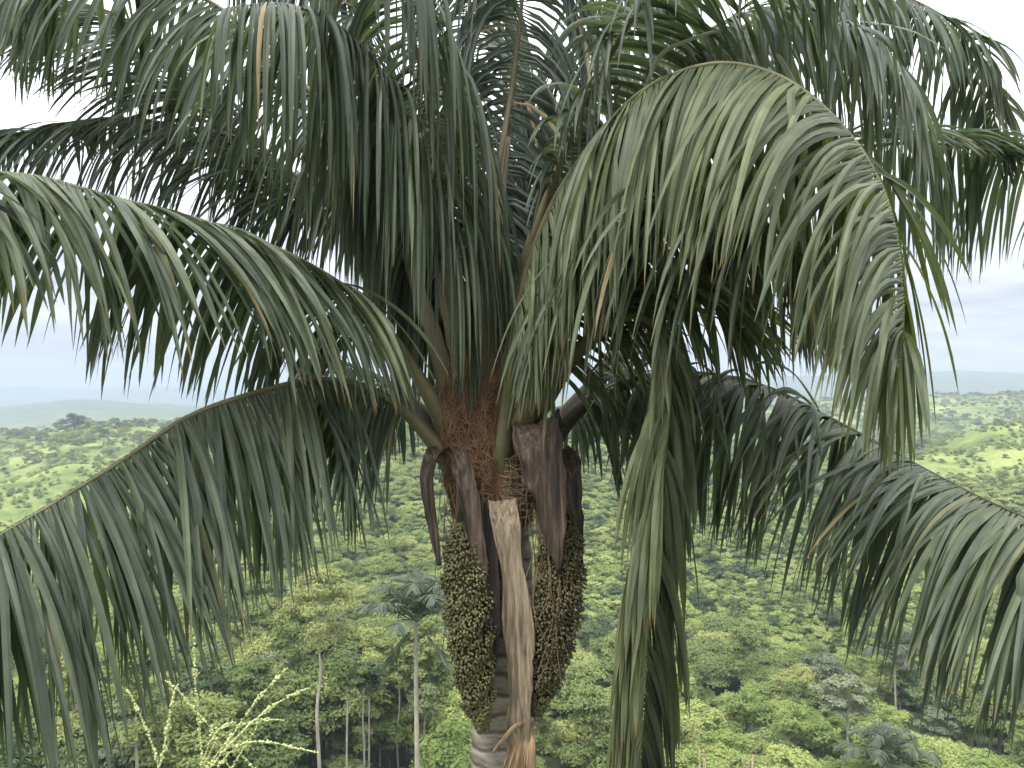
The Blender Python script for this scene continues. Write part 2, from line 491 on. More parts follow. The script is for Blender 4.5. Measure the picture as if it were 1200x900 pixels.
KINDS = {}
def kind(key, label, m, bark, R, H, base, nclump, nleaf, style, leaf, r0, n=2):
    v = []
    for q in range(n):
        sd = sum(ord(ch) for ch in key) * 7 + q
        cm, cl = crown_mesh('crown', m, R, H, base, nclump, nleaf, sd, style, leaf)
        v.append((cm, trunk_mesh('trunk', bark, cl, base, r0, sd)))
    KINDS[key] = dict(label=label, variants=v, R=R, top=base + H)


kind('broad', 'broad round mid green tree', M['c_mid'], M['bark_dark'], 4.4, 5.0, 5.5, 30, 214, 'dome', 0.23, 0.22, 3)
kind('bright', 'bright yellow green bushy tree', M['c_bright'], M['bark_dark'], 3.6, 4.2, 3.5, 26, 198, 'dome', 0.21, 0.18, 3)
kind('dark', 'dense dark green tree', M['c_dark'], M['bark_dark'], 4.6, 5.6, 5.0, 32, 214, 'dome', 0.23, 0.24, 2)
kind('tall', 'tall narrow green tree', M['c_mid'], M['bark_pale'], 3.0, 7.5, 7.0, 30, 181, 'tall', 0.21, 0.17, 2)
kind('grey', 'grey green open crowned tree', M['c_grey'], M['bark_pale'], 3.8, 3.6, 7.5, 22, 100, 'umbrella', 0.30, 0.18, 1)
kind('layer', 'flat topped pale green tree', M['c_pale'], M['bark_pale'], 4.2, 5.2, 7.0, 34, 198, 'umbrella', 0.20, 0.17, 1)
kind('bush', 'low bright green shrub', M['c_bright'], M['bark_dark'], 2.1, 2.2, 0.1, 16, 90, 'bush', 0.24, 0.07, 2)
kind('scrub', 'low mid green shrub', M['c_mid'], M['bark_dark'], 2.0, 2.6, 0.1, 16, 90, 'bush', 0.24, 0.07, 1)


def plant_tree(key, var, x, y, scale, rz, name, label, cat='tree', group=None, zoff=0.0, stretch=1.0):
    cm, tm = KINDS[key]['variants'][var % len(KINDS[key]['variants'])]
    root = empty(name, (x, y, float(ground(x, y)) + zoff))
    root.rotation_euler = (0, 0, rz); root.scale = (scale, scale, scale * stretch)
    tag(root, label, cat, group)
    t = bpy.data.objects.new('trunk', tm); link(t, root)
    c = bpy.data.objects.new('crown', cm); link(c, root)
    return root, c


# ---- named single trees beyond the palm
def tree_at(px, d):
    p = world(px, HORIZON, d)
    return float(p[0]), float(p[1])


x, y = tree_at(377, 76)
plant_tree('layer', 0, x, y, 0.98, 0.6, 'pale_tree', 'pale yellow green flat topped tree on a thin white trunk rising from the valley wood', zoff=7.0 - 1.0, stretch=1.42)
x, y = tree_at(292, 92)
plant_tree('grey', 0, x, y, 0.85, 2.0, 'leafless_looking_tree', 'brownish grey thin crowned tree beside the pale flat topped tree', zoff=2.0)
x, y = tree_at(1052, 128)
plant_tree('grey', 0, x, y, 0.95, 1.0, 'silver_tree', 'silvery grey tree with a bare white trunk below the drooping right frond', zoff=2.0)
x, y = tree_at(88, 640)
plant_tree('dark', 0, x, y, 2.6, 0.3, 'ridge_tree', 'lone wide spreading tree on the crest of the far grassy ridge', zoff=-8.0, stretch=0.8)

# ------------------------------------------------------------------ forest scatter
def candidates(dmin, dmax, step):
    out = []
    y = dmin
    while y < dmax:
        st = step(y)
        xs = np.arange(-0.80 * y - 10, 0.80 * y + 10, st)
        jx = RNG.uniform(-0.42, 0.42, len(xs)) * st; jy = RNG.uniform(-0.45, 0.45, len(xs)) * st
        for a, b, c in zip(xs, jx, jy):
            out.append((a + b, y + c))
        y += st * 0.92
    return out


def pxof(x, y):
    return 600 + F * x / y


def pick(x, y):
    """which plant grows here: returns (kind, scale) or None"""
    px = pxof(x, y)
    n1 = float(vnoise(x, y, 38.0)); n2 = float(vnoise(x + 900, y, 17.0)); r = RNG.random()
    if y < 158:                       # tall valley wood
        if 300 < px < 520 and 70 < y < 89:                       # open bank with low shrubs
            return (('scrub' if r < .5 else 'bush'), RNG.uniform(.35, .8)) if r < .9 else None
        if px > 640:
            k = 'bright' if n1 + n2 * 0.7 + r * .3 > 0.50 else ('dark' if n1 + .5 * n2 < -0.25 else 'broad')
            s = RNG.uniform(0.5, 1.2) * (1 if r > .1 else 1.15)
            if r < 0.10: k = 'tall'
            elif r > .97: k = 'grey'
            return k, s
        k = 'dark' if n1 + 0.6 * n2 < -0.2 else ('broad' if n1 + 0.5 * n2 < 0.35 else 'bright')
        if r < 0.16: k = 'tall'
        elif r < 0.21: k = 'grey'
        return k, RNG.uniform(0.55, 1.25)
    if y < 490:
        open_left = px < 235 - (y - 300) * 0.1 and y > 270
        open_right = px > 1040 and y > 330
        if open_left or open_right:
            if n2 + r * 0.9 < 0.30: return None
            return ('scrub' if r < 0.5 else 'bush'), RNG.uniform(0.4, 1.0)
        g_ = 1 + (y - 158) * 0.0030
        if px > 640 - (y - 200) * 0.3:              # even young regrowth
            k = 'bush' if n2 + r > 0.05 else 'scrub'
            if r < 0.07: return 'bright', RNG.uniform(0.5, 0.85) * g_
            if r < 0.10: return 'tall', RNG.uniform(0.35, 0.6) * g_
            if r > 0.96: return 'dark', RNG.uniform(0.4, 0.65) * g_
            return k, RNG.uniform(0.6, 1.3) * g_
        if r < 0.16: return 'broad', RNG.uniform(0.45, 0.85) * g_
        if r < 0.20: return 'dark', RNG.uniform(0.4, 0.7)
        if r < 0.45: return 'bright', RNG.uniform(0.5, 0.9) * g_
        return 'bush', RNG.uniform(0.8, 1.6) * g_
    if n1 + 0.5 * n2 < -0.05 and r > 0.30: return None
    return ('broad' if r < 0.4 else ('scrub' if r < 0.7 else ('bright' if r < .92 else 'dark'))), RNG.uniform(0.4, 1.1)


cand = candidates(66, 158, lambda y: 5.6) + candidates(158, 490, lambda y: 3.2 + (y - 158) * 0.005) + candidates(490, 1900, lambda y: 7 + (y - 490) * 0.009)
for yb in np.arange(74.5, 92, 2.1):                 # low growth on the bank in the clearing
    for pb in np.arange(300, 520, 24):
        q_ = pb + RNG.uniform(-10, 10)
        cand.append(((q_ - 600) / F * yb, yb + RNG.uniform(-.9, .9)))
plants = []
for (x, y) in cand:
    if y < 66: continue
    px = pxof(x, y)
    if not -140 < px < 1340: continue
    if abs(px - 377) < 46 and y < 77: continue
    if abs(px - 487) < 34 and y < 71: continue
    if y < 74 and (px < 100 or px > 300): continue
    if abs(px - 1052) < 30 and y < 127 and y > 105: continue
    pk = pick(x, y)
    if pk: plants.append((x, y) + pk)
plants.sort(key=lambda p: p[1])
near = [p for p in plants if 0 < pxof(p[0], p[1]) < 1200][:285]
near_set = set(id(p) for p in near)
rest = [p for p in plants if id(p) not in near_set]


def zone(px):
    return ('below the lower left frond' if px < 330 else 'near the white trunks left of the palm' if px < 600
            else 'right of the fruit bunches' if px < 820 else 'on the slope under the right frond')


PROTO = {}
for (x, y, k, s) in near:
    px = pxof(x, y)
    v = int(RNG.integers(0, 3))
    lab = KINDS[k]['label'] + ' ' + zone(px)
    st = RNG.uniform(0.9, 1.15)
    zo = (RNG.uniform(-3.2, -0.2) if px > 600 else RNG.uniform(-2.4, 0.6)) if KINDS[k]['top'] > 4 else 0
    root, c = plant_tree(k, v, x, y, s, RNG.uniform(0, 6.28), 'forest_tree', lab, 'tree', KINDS[k]['label'] + 's ' + zone(px), zo, st)
    PROTO.setdefault((k, v % len(KINDS[k]['variants'])), c)
for k in KINDS:                                    # a shrub or tree of every kind for the far wood to repeat
    for v in range(len(KINDS[k]['variants'])):
        if (k, v) not in PROTO:
            cand_k = [p for p in rest if p[2] == k and 0 < pxof(p[0], p[1]) < 1200]
            if not cand_k: continue
            p = cand_k[min(v, len(cand_k) - 1)]; rest.remove(p)
            word = 'shrub' if KINDS[k]['top'] < 4 else 'tree'
            root, c = plant_tree(k, v, p[0], p[1], p[3], v * 1.3, 'hillside_' + word, KINDS[k]['label'] + ' on the opposite hillside', word, KINDS[k]['label'] + 's on the opposite hillside')
            PROTO[(k, v)] = c

# the far wood: one object, instances of the crowns above on points
keys = sorted(PROTO)
kidx = {k: i for i, k in enumerate(keys)}
pts, idx, scl, rot = [], [], [], []
for (x, y, k, s) in rest:
    vs = [v for v in range(3) if (k, v) in kidx]
    if not vs: continue
    v = vs[int(RNG.integers(0, len(vs)))]
    z = float(ground(x, y))
    big = KINDS[k]['top'] > 4
    pts.append((x, y, z - (2.8 * s if big else 0.2)))
    idx.append(kidx[(k, v)]); scl.append(s); rot.append(RNG.uniform(0, 6.28))
me = bpy.data.meshes.new('far_woodland')
me.from_pydata(pts, [], [])
me.attributes.new('kind_index', 'INT', 'POINT').data.foreach_set('value', np.array(idx, dtype=np.int32))
me.attributes.new('size', 'FLOAT', 'POINT').data.foreach_set('value', np.array(scl, dtype=np.float32))
me.attributes.new('turn', 'FLOAT', 'POINT').data.foreach_set('value', np.array(rot, dtype=np.float32))
wood = link(bpy.data.objects.new('far_woodland', me))
tag(wood, 'mass of small green trees and shrubs covering the opposite hillside', 'woodland', kind='stuff')
ng = bpy.data.node_groups.new('woodland_scatter', 'GeometryNodeTree')
ng.interface.new_socket('Geometry', in_out='INPUT', socket_type='NodeSocketGeometry')
ng.interface.new_socket('Geometry', in_out='OUTPUT', socket_type='NodeSocketGeometry')
gi = ng.nodes.new('NodeGroupInput'); go = ng.nodes.new('NodeGroupOutput')
join = ng.nodes.new('GeometryNodeJoinGeometry')
for k in reversed(keys):
    oi = ng.nodes.new('GeometryNodeObjectInfo'); oi.transform_space = 'ORIGINAL'
    oi.inputs['Object'].default_value = PROTO[k]; oi.inputs['As Instance'].default_value = True
    ng.links.new(oi.outputs['Geometry'], join.inputs[0])
iop = ng.nodes.new('GeometryNodeInstanceOnPoints'); iop.inputs['Pick Instance'].default_value = True
def named(n, t):
    a = ng.nodes.new('GeometryNodeInputNamedAttribute'); a.data_type = t; a.inputs[0].default_value = n; return a.outputs[0]
ng.links.new(gi.outputs[0], iop.inputs['Points']); ng.links.new(join.outputs[0], iop.inputs['Instance'])
ng.links.new(named('kind_index', 'INT'), iop.inputs['Instance Index'])
ng.links.new(named('size', 'FLOAT'), iop.inputs['Scale'])
cx = ng.nodes.new('ShaderNodeCombineXYZ'); ng.links.new(named('turn', 'FLOAT'), cx.inputs[2]); ng.links.new(cx.outputs[0], iop.inputs['Rotation'])
ng.links.new(iop.outputs[0], go.inputs[0])
wood.modifiers.new('scatter', 'NODES').node_group = ng
print('plants', len(plants), 'near', len(near), 'rest', len(pts), 'protos', keys)

# ------------------------------------------------------------------ palm fronds
UP = np.array([0, 0, 1.0])


def leaflets(mb, C, Tn, S, N, t0, t1, count, L0, width, lift, fwd, side, droop, seed, rowside, hue=0.0, stiff=0.75, broken=0.05, jit=0.14, prof=None, segs=9, lift_tip=-0.12):
    """one row of ribbon leaflets (V-folded, tapering, bending under their weight)"""
    rng = np.random.default_rng(seed)
    n = count
    t = np.linspace(t0, t1, n) + rng.normal(size=n) * 0.15 * (t1 - t0) / n
    t = np.clip(t, 0.0, 1.0)
    k = t * (len(C) - 1)
    def at(A): return np.stack([np.interp(k, np.arange(len(C)), A[:, q]) for q in range(3)], 1)
    P, T, Sd, Nn = at(C), nrm(at(Tn)), nrm(at(S)), nrm(at(N))
    u = (t - t0) / max(t1 - t0, 1e-6)
    p = prof if prof is not None else [(0, .6), (.1, .85), (.3, 1.0), (.65, .98), (.88, .75), (1, .45)]
    L = L0 * np.interp(u, [q[0] for q in p], [q[1] for q in p]) * (1 + rng.normal(size=n) * 0.05)
    smooth = np.convolve(rng.normal(size=n + 14), np.ones(9) / 3.0, 'same')[7:7 + n]
    smooth2 = np.convolve(rng.normal(size=n + 14), np.ones(7) / 2.6, 'same')[7:7 + n]
    sd = side * rowside
    fw = fwd + 0.35 * u ** 2 + smooth * jit + rng.normal(size=n) * jit * 0.55
    e_ = np.clip((u - 0.42) / 0.45, 0, 1); e_ = e_ * e_ * (3 - 2 * e_)
    lf = lift * (1 - e_) + lift_tip * e_ + smooth2 * jit + rng.normal(size=n) * jit * 0.6
    d = nrm(Sd * sd + T * fw[:, None] + Nn * lf[:, None])
    Wd = nrm(T - d * np.sum(T * d, 1, keepdims=True))
    g = droop * (1 + rng.normal(size=n) * 0.12)
    brk = np.where(rng.random(n) < broken, rng.uniform(0.15, 0.6, n), 9.0)
    ds = L / segs
    pos = P + Nn * 0.006
    hw0 = width * 0.5 * (0.75 + 0.35 * np.interp(u, [0, .3, .8, 1], [.6, 1, .9, .5])) * rng.uniform(0.82, 1.15, n)
    tw = rng.normal(size=n) * 0.16 + smooth * 0.06
    rows = []
    shape = np.interp(np.linspace(0, 1, segs + 1), [0, .05, .14, .45, .75, .92, 1], [.3, .5, 1, 1, .75, .36, .03])
    var = np.clip(0.42 + hue + smooth * 0.10 + rng.normal(size=n) * 0.14, 0, 0.9)
    var = np.where(rng.random(n) < 0.006, 1.0, var)
    for i in range(segs + 1):
        s = i / segs
        nn = np.cross(Wd, d)
        w = (hw0 * shape[i])[:, None]
        fold = 0.42
        a = pos + Wd * w + nn * w * fold
        b = pos - Wd * w + nn * w * fold
        rows.append(np.stack([a, pos, pos, b], 1))
        if i == segs: break
        f = g * (stiff + (1 - stiff) * min(1.0, s * 1.6))
        dn = d - UP * f[:, None]
        isb = (s >= brk) & (s < brk + 1.0 / segs)
        dn = np.where(isb[:, None], np.array([0, 0, -1.0]) + d * 0.15, dn)
        dn = nrm(dn)
        ang = tw
        Wd = nrm(Wd - dn * np.sum(Wd * dn, 1, keepdims=True))
        Wd = nrm(Wd * np.cos(ang)[:, None] + np.cross(dn, Wd) * np.sin(ang)[:, None])
        d = dn
        pos = pos + d * ds[:, None]
    V = np.stack(rows, 1)                           # n, segs+1, 4, 3
    base = np.arange(n)[:, None] * (segs + 1) * 4 + np.arange(segs)[None, :] * 4
    q1 = np.stack([base, base + 1, base + 5, base + 4], -1)
    q2 = np.stack([base + 2, base + 3, base + 7, base + 6], -1)
    q = np.concatenate([q1.reshape(-1, 4), q2.reshape(-1, 4)])
    al = np.broadcast_to(np.linspace(0, 1, segs + 1)[None, :, None], (n, segs + 1, 4)).ravel()
    mb.add(V.reshape(-1, 3), q, var=np.repeat(var, (segs + 1) * 4), along=al)


palm_base_x = float(world(588, HORIZON, PALM_D)[0])
palm_base = np.array([palm_base_x, PALM_D, float(ground(palm_base_x, PALM_D))])
palm = empty('palm_tree', palm_base)
tag(palm, 'large feather palm with long drooping fronds and two hanging fruit bunches', 'palm tree')


def PB(o_mb, name, m, parent=None, smooth=True):
    """build a palm part: vertices kept in the palm's own space"""
    o = o_mb.build(name, m, parent if parent is not None else palm, smooth, origin=palm_base)
    return o


def frond(ctrl, seed, L0=1.0, width=0.030, n=None, t0=0.2, lift=-0.62, fwd=0.12, side=0.55, droop=0.17, leafmat='frond', stalkmat='stalk_green',
          r0=0.05, H=None, hue=0.0, sides=(1, 1), over={}, label=None, roll=0.0, spacing=0.0205, r1=0.006, extras=(), flat=0.75, t1=0.985, **kw):
    P = np.array([world(a, b, PALM_D + c) for a, b, c in ctrl])
    C, length = catmull(P, 90)
    if H is None:
        h = C[-1] - C[0]; h[2] = 0
    else:
        h = np.array(H, float)
    h = h / np.linalg.norm(h)
    ref = np.cross(h, UP)
    T, S, N = frames(C, ref)
    if roll:
        c_, s_ = math.cos(roll), math.sin(roll)
        S, N = S * c_ + N * s_, N * c_ - S * s_
    leaf_len = length * (t1 - t0)
    cnt = n or int(leaf_len / spacing)
    mb = MB()
    for q, sgn in enumerate((1, -1)):
        if not sides[q]: continue
        a = dict(L0=L0 * 1.3, width=width, lift=lift, fwd=fwd, side=side, droop=droop, hue=hue, t0=t0)
        a.update(kw); a.update(over.get(sgn, {}))
        tt0 = a.pop('t0')
        leaflets(mb, C, T, S, N, tt0 + 0.003 * q, t1, cnt, rowside=sgn, seed=seed * 10 + q, **a)
    for pts, wd in extras:                          # single bent leaflets hanging loose
        Cx, lx = catmull([world(a, b, PALM_D + c) for a, b, c in pts], 24)
        Tx, Sx, Nx = frames(Cx, (1, 0.15, 0))
        wx = np.interp(np.linspace(0, 1, 24), [0, .1, .5, .85, 1], [.35, .9, 1, .6, .04])[:, None] * wd / 2
        mb.add(np.stack([Cx - Sx * wx + Nx * wx * .4, Cx, Cx, Cx + Sx * wx + Nx * wx * .4], 1).reshape(-1, 3),
               np.concatenate([[[4 * i, 4 * i + 1, 4 * i + 5, 4 * i + 4], [4 * i + 2, 4 * i + 3, 4 * i + 7, 4 * i + 6]] for i in range(23)]), var=0.86, along=np.repeat(np.linspace(0, .93, 24), 4))
    o = PB(mb, 'frond', M[leafmat])
    if label: o['label'] = label
    tb = MB()
    tt = np.linspace(0, 1, 90)
    r = np.interp(tt, [0, 0.05, 0.14, 0.3, 0.6, 0.9, 1.0], [r0 * 1.75, r0 * 1.6, r0 * 1.2, r0 * 0.62, r0 * 0.36, r0 * 0.16, r1 * 0.5])
    tube(tb, C - N * (r * 0.5)[:, None], r, 8, ref, flat)
    PB(tb, 'leaf_stalk', M[stalkmat], o)
    return o


# --- fronds at the back of the crown
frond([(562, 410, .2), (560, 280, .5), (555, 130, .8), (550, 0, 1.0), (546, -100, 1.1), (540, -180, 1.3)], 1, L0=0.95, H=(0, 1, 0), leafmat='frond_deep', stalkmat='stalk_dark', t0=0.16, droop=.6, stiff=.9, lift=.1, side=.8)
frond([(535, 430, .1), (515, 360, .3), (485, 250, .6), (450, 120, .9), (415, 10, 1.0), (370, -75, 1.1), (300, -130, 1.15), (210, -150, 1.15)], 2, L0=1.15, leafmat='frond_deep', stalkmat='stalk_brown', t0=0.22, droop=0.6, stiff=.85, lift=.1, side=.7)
frond([(575, 420, .2), (610, 300, .5), (650, 170, .8), (690, 50, 1.0), (735, -40, 1.2), (800, -110, 1.3), (880, -140, 1.35)], 3, L0=0.95, leafmat='frond', stalkmat='stalk_brown', t0=0.2, hue=-0.05, lift=0, droop=.45)
frond([(590, 420, .3), (680, 250, .7), (800, 90, 1.0), (920, 0, 1.2), (1010, -18, 1.3), (1080, 4, 1.4), (1132, 40, 1.45), (1157, 88, 1.5), (1166, 145, 1.5), (1166, 200, 1.5)], 4, L0=0.72, leafmat='frond', t0=0.3, droop=.22)
frond([(600, 440, .25), (700, 330, .6), (820, 240, .9), (940, 188, 1.1), (1040, 168, 1.2), (1120, 170, 1.3), (1200, 187, 1.35), (1280, 220, 1.4), (1350, 270, 1.4)], 5, L0=0.9, leafmat='frond', t0=0.3, over={1: dict(lift=.5, fwd=.5, side=.9, L0=.6)})
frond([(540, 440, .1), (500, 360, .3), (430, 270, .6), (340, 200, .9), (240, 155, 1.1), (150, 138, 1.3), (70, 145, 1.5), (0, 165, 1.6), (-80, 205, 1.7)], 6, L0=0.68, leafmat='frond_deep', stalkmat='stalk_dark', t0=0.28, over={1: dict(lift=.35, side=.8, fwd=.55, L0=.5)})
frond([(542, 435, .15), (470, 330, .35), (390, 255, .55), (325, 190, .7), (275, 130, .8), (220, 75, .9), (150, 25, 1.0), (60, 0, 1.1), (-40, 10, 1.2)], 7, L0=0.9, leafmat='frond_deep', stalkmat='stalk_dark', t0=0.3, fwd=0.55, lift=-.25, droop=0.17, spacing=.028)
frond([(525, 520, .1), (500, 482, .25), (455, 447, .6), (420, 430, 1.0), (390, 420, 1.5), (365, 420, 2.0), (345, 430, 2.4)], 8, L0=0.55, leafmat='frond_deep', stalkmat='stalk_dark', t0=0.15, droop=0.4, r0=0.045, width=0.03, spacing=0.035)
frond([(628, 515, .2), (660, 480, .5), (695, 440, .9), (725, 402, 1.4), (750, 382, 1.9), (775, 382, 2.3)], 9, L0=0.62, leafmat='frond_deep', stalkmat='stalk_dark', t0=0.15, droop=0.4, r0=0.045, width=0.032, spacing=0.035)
# --- fronds in the plane of the trunk
frond([(545, 430, .1), (515, 340, .1), (475, 250, .1), (428, 178, .1), (378, 120, .1), (322, 62, .1), (258, 8, .05), (180, -32, 0), (90, -48, 0), (-10, -40, 0), (-100, 0, 0)], 10, L0=0.85, leafmat='frond', t0=0.24, droop=0.24, side=.5, lift=-.5, lift_tip=-.4, spacing=.026)
frond([(585, 420, .1), (630, 300, .2), (700, 170, .2), (780, 72, .1), (860, 20, 0), (940, 8, -.15), (1000, 28, -.3), (1046, 66, -.4), (1074, 120, -.5), (1084, 180, -.55)], 11, L0=0.72, leafmat='frond', t0=0.28, broken=0.2, lift=-.2, extras=[
    ([(1000, 26, -.3), (992, 34, -.4), (983, 90, -.45), (972, 152, -.45)], .042), ([(1012, 30, -.3), (1010, 40, -.4), (1003, 100, -.42), (995, 172, -.42)], .036),
    ([(1012, 30, -.3), (1030, 40, -.45), (1052, 95, -.5), (1068, 150, -.5), (1078, 205, -.5)], .05), ([(1005, 24, -.3), (1040, 28, -.4), (1075, 38, -.4), (1112, 60, -.4)], .04),
    ([(1024, 110, -.5), (1022, 130, -.55), (1021, 170, -.56), (1020, 222, -.56)], .03), ([(910, 62, -.9), (917, 70, -.95), (940, 115, -1.0), (970, 188, -1.0)], .045),
    ([(860, 30, -.5), (810, 45, -.62), (770, 70, -.7), (742, 152, -.72)], .03)])
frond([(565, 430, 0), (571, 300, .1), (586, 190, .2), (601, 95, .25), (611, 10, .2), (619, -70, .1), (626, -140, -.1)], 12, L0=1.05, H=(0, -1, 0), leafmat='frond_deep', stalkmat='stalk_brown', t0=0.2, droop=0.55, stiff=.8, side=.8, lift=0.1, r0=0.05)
frond([(610, 560, .05), (640, 520, .02), (664, 488, .08), (700, 460, .2), (760, 440, .2), (830, 438, .15), (900, 454, .05), (960, 483, -.1), (1030, 520, -.35), (1100, 558, -.65), (1160, 588, -.95), (1220, 615, -1.2), (1300, 662, -1.45), (1380, 720, -1.6)], 13, L0=0.86, prof=[(0, .6), (.1, .85), (.3, 1.0), (.8, 1.05), (1, .75)],  leafmat='frond', stalkmat='stalk_dark', t0=0.16, width=.034, side=.46, lift=-.45, fwd=-.06, droop=.13, jit=.13, spacing=.017, lift_tip=-.75, over={1: dict(hue=.2), -1: dict(hue=0, lift=-.7)})
# --- fronds towards the camera
frond([(548, 420, 0), (535, 330, 0), (520, 220, -.1), (500, 110, -.25), (478, 20, -.45), (450, -60, -.7), (410, -115, -1.0)], 14, L0=1.2, H=(-.35, -1, 0), leafmat='frond', t0=0.2, droop=0.7, stiff=.9, side=.7, fwd=.1, lift=.1, stalkmat='stalk_brown', spacing=.022)
frond([(552, 430, -.06), (534, 330, -.18), (506, 215, -.32), (462, 105, -.5), (405, 35, -.7), (335, 5, -.9), (260, 10, -1.05)], 22, L0=0.95, H=(-.8, -.5, 0), leafmat='frond', stalkmat='stalk_brown', t0=0.18, droop=.55, stiff=.9, side=.6, lift=-.1, fwd=.0, spacing=.019, r0=.04)
frond([(580, 410, 0), (625, 270, -.1), (680, 130, -.3), (740, 20, -.55), (800, -50, -.8), (870, -85, -1.0), (950, -80, -1.2), (1030, -45, -1.35)], 15, L0=0.65, leafmat='frond', t0=0.3, lift=-.1)
frond([(596, 560, -.02), (608, 500, -.15), (632, 410, -.3), (680, 320, -.5), (740, 260, -.7), (810, 235, -.85), (870, 245, -1.0), (920, 280, -1.05), (955, 340, -1.1)], 16, L0=0.92, leafmat='frond', t0=0.40, stalkmat='stalk_green', spacing=.017, over={1: dict(fwd=-.34, lift=-.1, side=.6, droop=.28, hue=.28), -1: dict(lift=-.4, hue=.05)})
frond([(576, 625, -.02), (581, 560, -.17), (594, 455, -.3), (610, 345, -.4), (640, 253, -.55), (680, 185, -.7), (720, 135, -.85), (770, 95, -1.0), (840, 73, -1.15), (910, 86, -1.3), (970, 128, -1.45), (1020, 190, -1.55), (1048, 260, -1.6), (1058, 340, -1.65), (1056, 400, -1.65), (1046, 455, -1.65)], 17, L0=0.92, leafmat='frond_old', t0=0.22, r0=0.05, width=.032, spacing=.017, jit=.13, over={1: dict(side=.55, lift=-.7, lift_tip=-.25, fwd=-.14, droop=.24, hue=.18, t0=.27), -1: dict(side=.7, lift=-.8, hue=-.1)})
frond([(605, 490, -.2), (650, 432, -.4), (698, 388, -.6), (740, 366, -.75), (772, 384, -.9), (786, 440, -1.0), (781, 520, -1.05), (771, 610, -1.1), (760, 720, -1.1), (753, 840, -1.1), (749, 915, -1.1)], 18, L0=0.70, leafmat='frond_old', t0=0.33, droop=0.30, fwd=1.1, side=0.78, spacing=.017, lift=-.1, width=0.036, jit=.2, over={1: dict(hue=.25), -1: dict(hue=-.35)})
frond([(622, 480, -.1), (690, 400, -.3), (760, 350, -.5), (808, 338, -.6), (838, 348, -.65), (856, 368, -.68)], 21, L0=0.70, leafmat='frond_old', t0=0.35, droop=0.12, fwd=1.0, side=0.75, lift=.1, width=0.034, spacing=.022, hue=.15)
frond([(548, 560, 0), (528, 500, -.08), (488, 430, -.14), (440, 365, -.3), (390, 325, -.5), (320, 288, -.7), (230, 256, -.95), (130, 230, -1.2), (40, 206, -1.4), (-60, 203, -1.6), (-160, 225, -1.8)], 19, L0=0.80, leafmat='frond', t0=0.31, r0=0.055, width=.037, spacing=.017, jit=.13, over={-1: dict(fwd=-.42, lift=-.36, lift_tip=-.45, side=.60, droop=.13, hue=.30), 1: dict(hue=-.12, lift=-.6)})
frond([(550, 575, 0), (520, 525, -.08), (475, 477, -.14), (425, 450, -.2), (370, 443, -.35), (300, 458, -.6), (220, 487, -.85), (140, 540, -1.1), (60, 590, -1.3), (0, 626, -1.45), (-60, 668, -1.55), (-130, 730, -1.6)], 20, L0=0.93, prof=[(0, .6), (.1, .85), (.3, 1.0), (.8, 1.05), (1, .75)],  leafmat='frond', t0=0.2, r0=0.05, width=.033, side=.44, lift=-.7, lift_tip=-.7, fwd=.10, droop=.13, jit=.12, spacing=.0165, over={1: dict(hue=.05), -1: dict(hue=.2)})

# ------------------------------------------------------------------ palm trunk, fibre, spathes, fruit
def pw(a, b, c): return world(a, b, PALM_D + c)


tb = MB()
Ct = [palm_base + np.array([0.02, 0.0, -0.3]), palm_base + np.array([0.0, 0, 1.0]), pw(589, 900, .05), pw(590, 800, .05), pw(590, 700, .05), pw(584, 600, .03), pw(572, 540, .02)]
C, ln = catmull(Ct, 60)
rr = np.interp(np.linspace(0, 1, 60), [0, .1, .3, 1], [.27, .235, .218, .19]) + 0.006 * np.sin(np.linspace(0, 1, 60) * 90)
tube(tb, C, rr, 28)
PB(tb, 'trunk', M['palm_trunk'])

# crown shaft wrapped in fibre
core_pts = [(578, 610, .02), (570, 550, .0), (564, 490, .0), (562, 450, .0), (562, 420, .02), (563, 392, .05)]
Cc, _ = catmull([pw(*p) for p in core_pts], 40)
rc = np.interp(np.linspace(0, 1, 40), [0, .2, .45, .7, 1], [.23, .265, .275, .265, .20])
cb = MB()
rng = np.random.default_rng(5)
tube(cb, Cc, rc, 24)
sheath = PB(cb, 'fibre_sheath', M['fibre_core'])
fb = MB()
for k in range(2600):                               # loose strands running round and over the shaft
    t0_ = rng.uniform(0.02, 0.97); th = rng.uniform(-math.pi, 0.15) + (0 if rng.random() < .85 else rng.uniform(0, 3))
    dth = rng.normal() * 0.45; dt = rng.normal() * 0.16
    m_ = 7
    tl = np.clip(t0_ + np.linspace(0, 1, m_) * dt, 0, 0.99); thl = th + np.linspace(0, 1, m_) * dth + np.cumsum(rng.normal(size=m_) * 0.05)
    cen = np.stack([np.interp(tl * 39, np.arange(40), Cc[:, q]) for q in range(3)], 1)
    rad = np.interp(tl * 39, np.arange(40), rc) + 0.004 + 0.03 * rng.random() * np.sin(np.linspace(0.2, 2.9, m_)) + rng.normal() * 0.004
    pts_ = cen + np.stack([np.cos(thl) * rad, np.sin(thl) * rad, np.cumsum(rng.normal(size=m_) * 0.005)], 1)
    tube(fb, pts_, np.linspace(1, 0.5, m_) * rng.uniform(0.0012, 0.0036), 4, cap=False)
PB(fb, 'fibres', M['fibre'], sheath)
fb = MB()
for k in range(380):                               # paler matted fibre collar low on the front
    th = rng.uniform(-2.9, -0.2); c0 = pw(598, 572 + rng.normal() * 14, .0)
    m_ = 7; dth = rng.normal() * 0.8
    thl = th + np.linspace(0, 1, m_) * dth
    rad = 0.235 + 0.03 * rng.random() + 0.02 * np.sin(np.linspace(0, 3, m_))
    pts_ = c0 + np.stack([np.cos(thl) * rad * 0.85, np.sin(thl) * rad, np.cumsum(rng.normal(size=m_) * 0.02)], 1)
    tube(fb, pts_, rng.uniform(0.002, 0.0045), 4, cap=False)
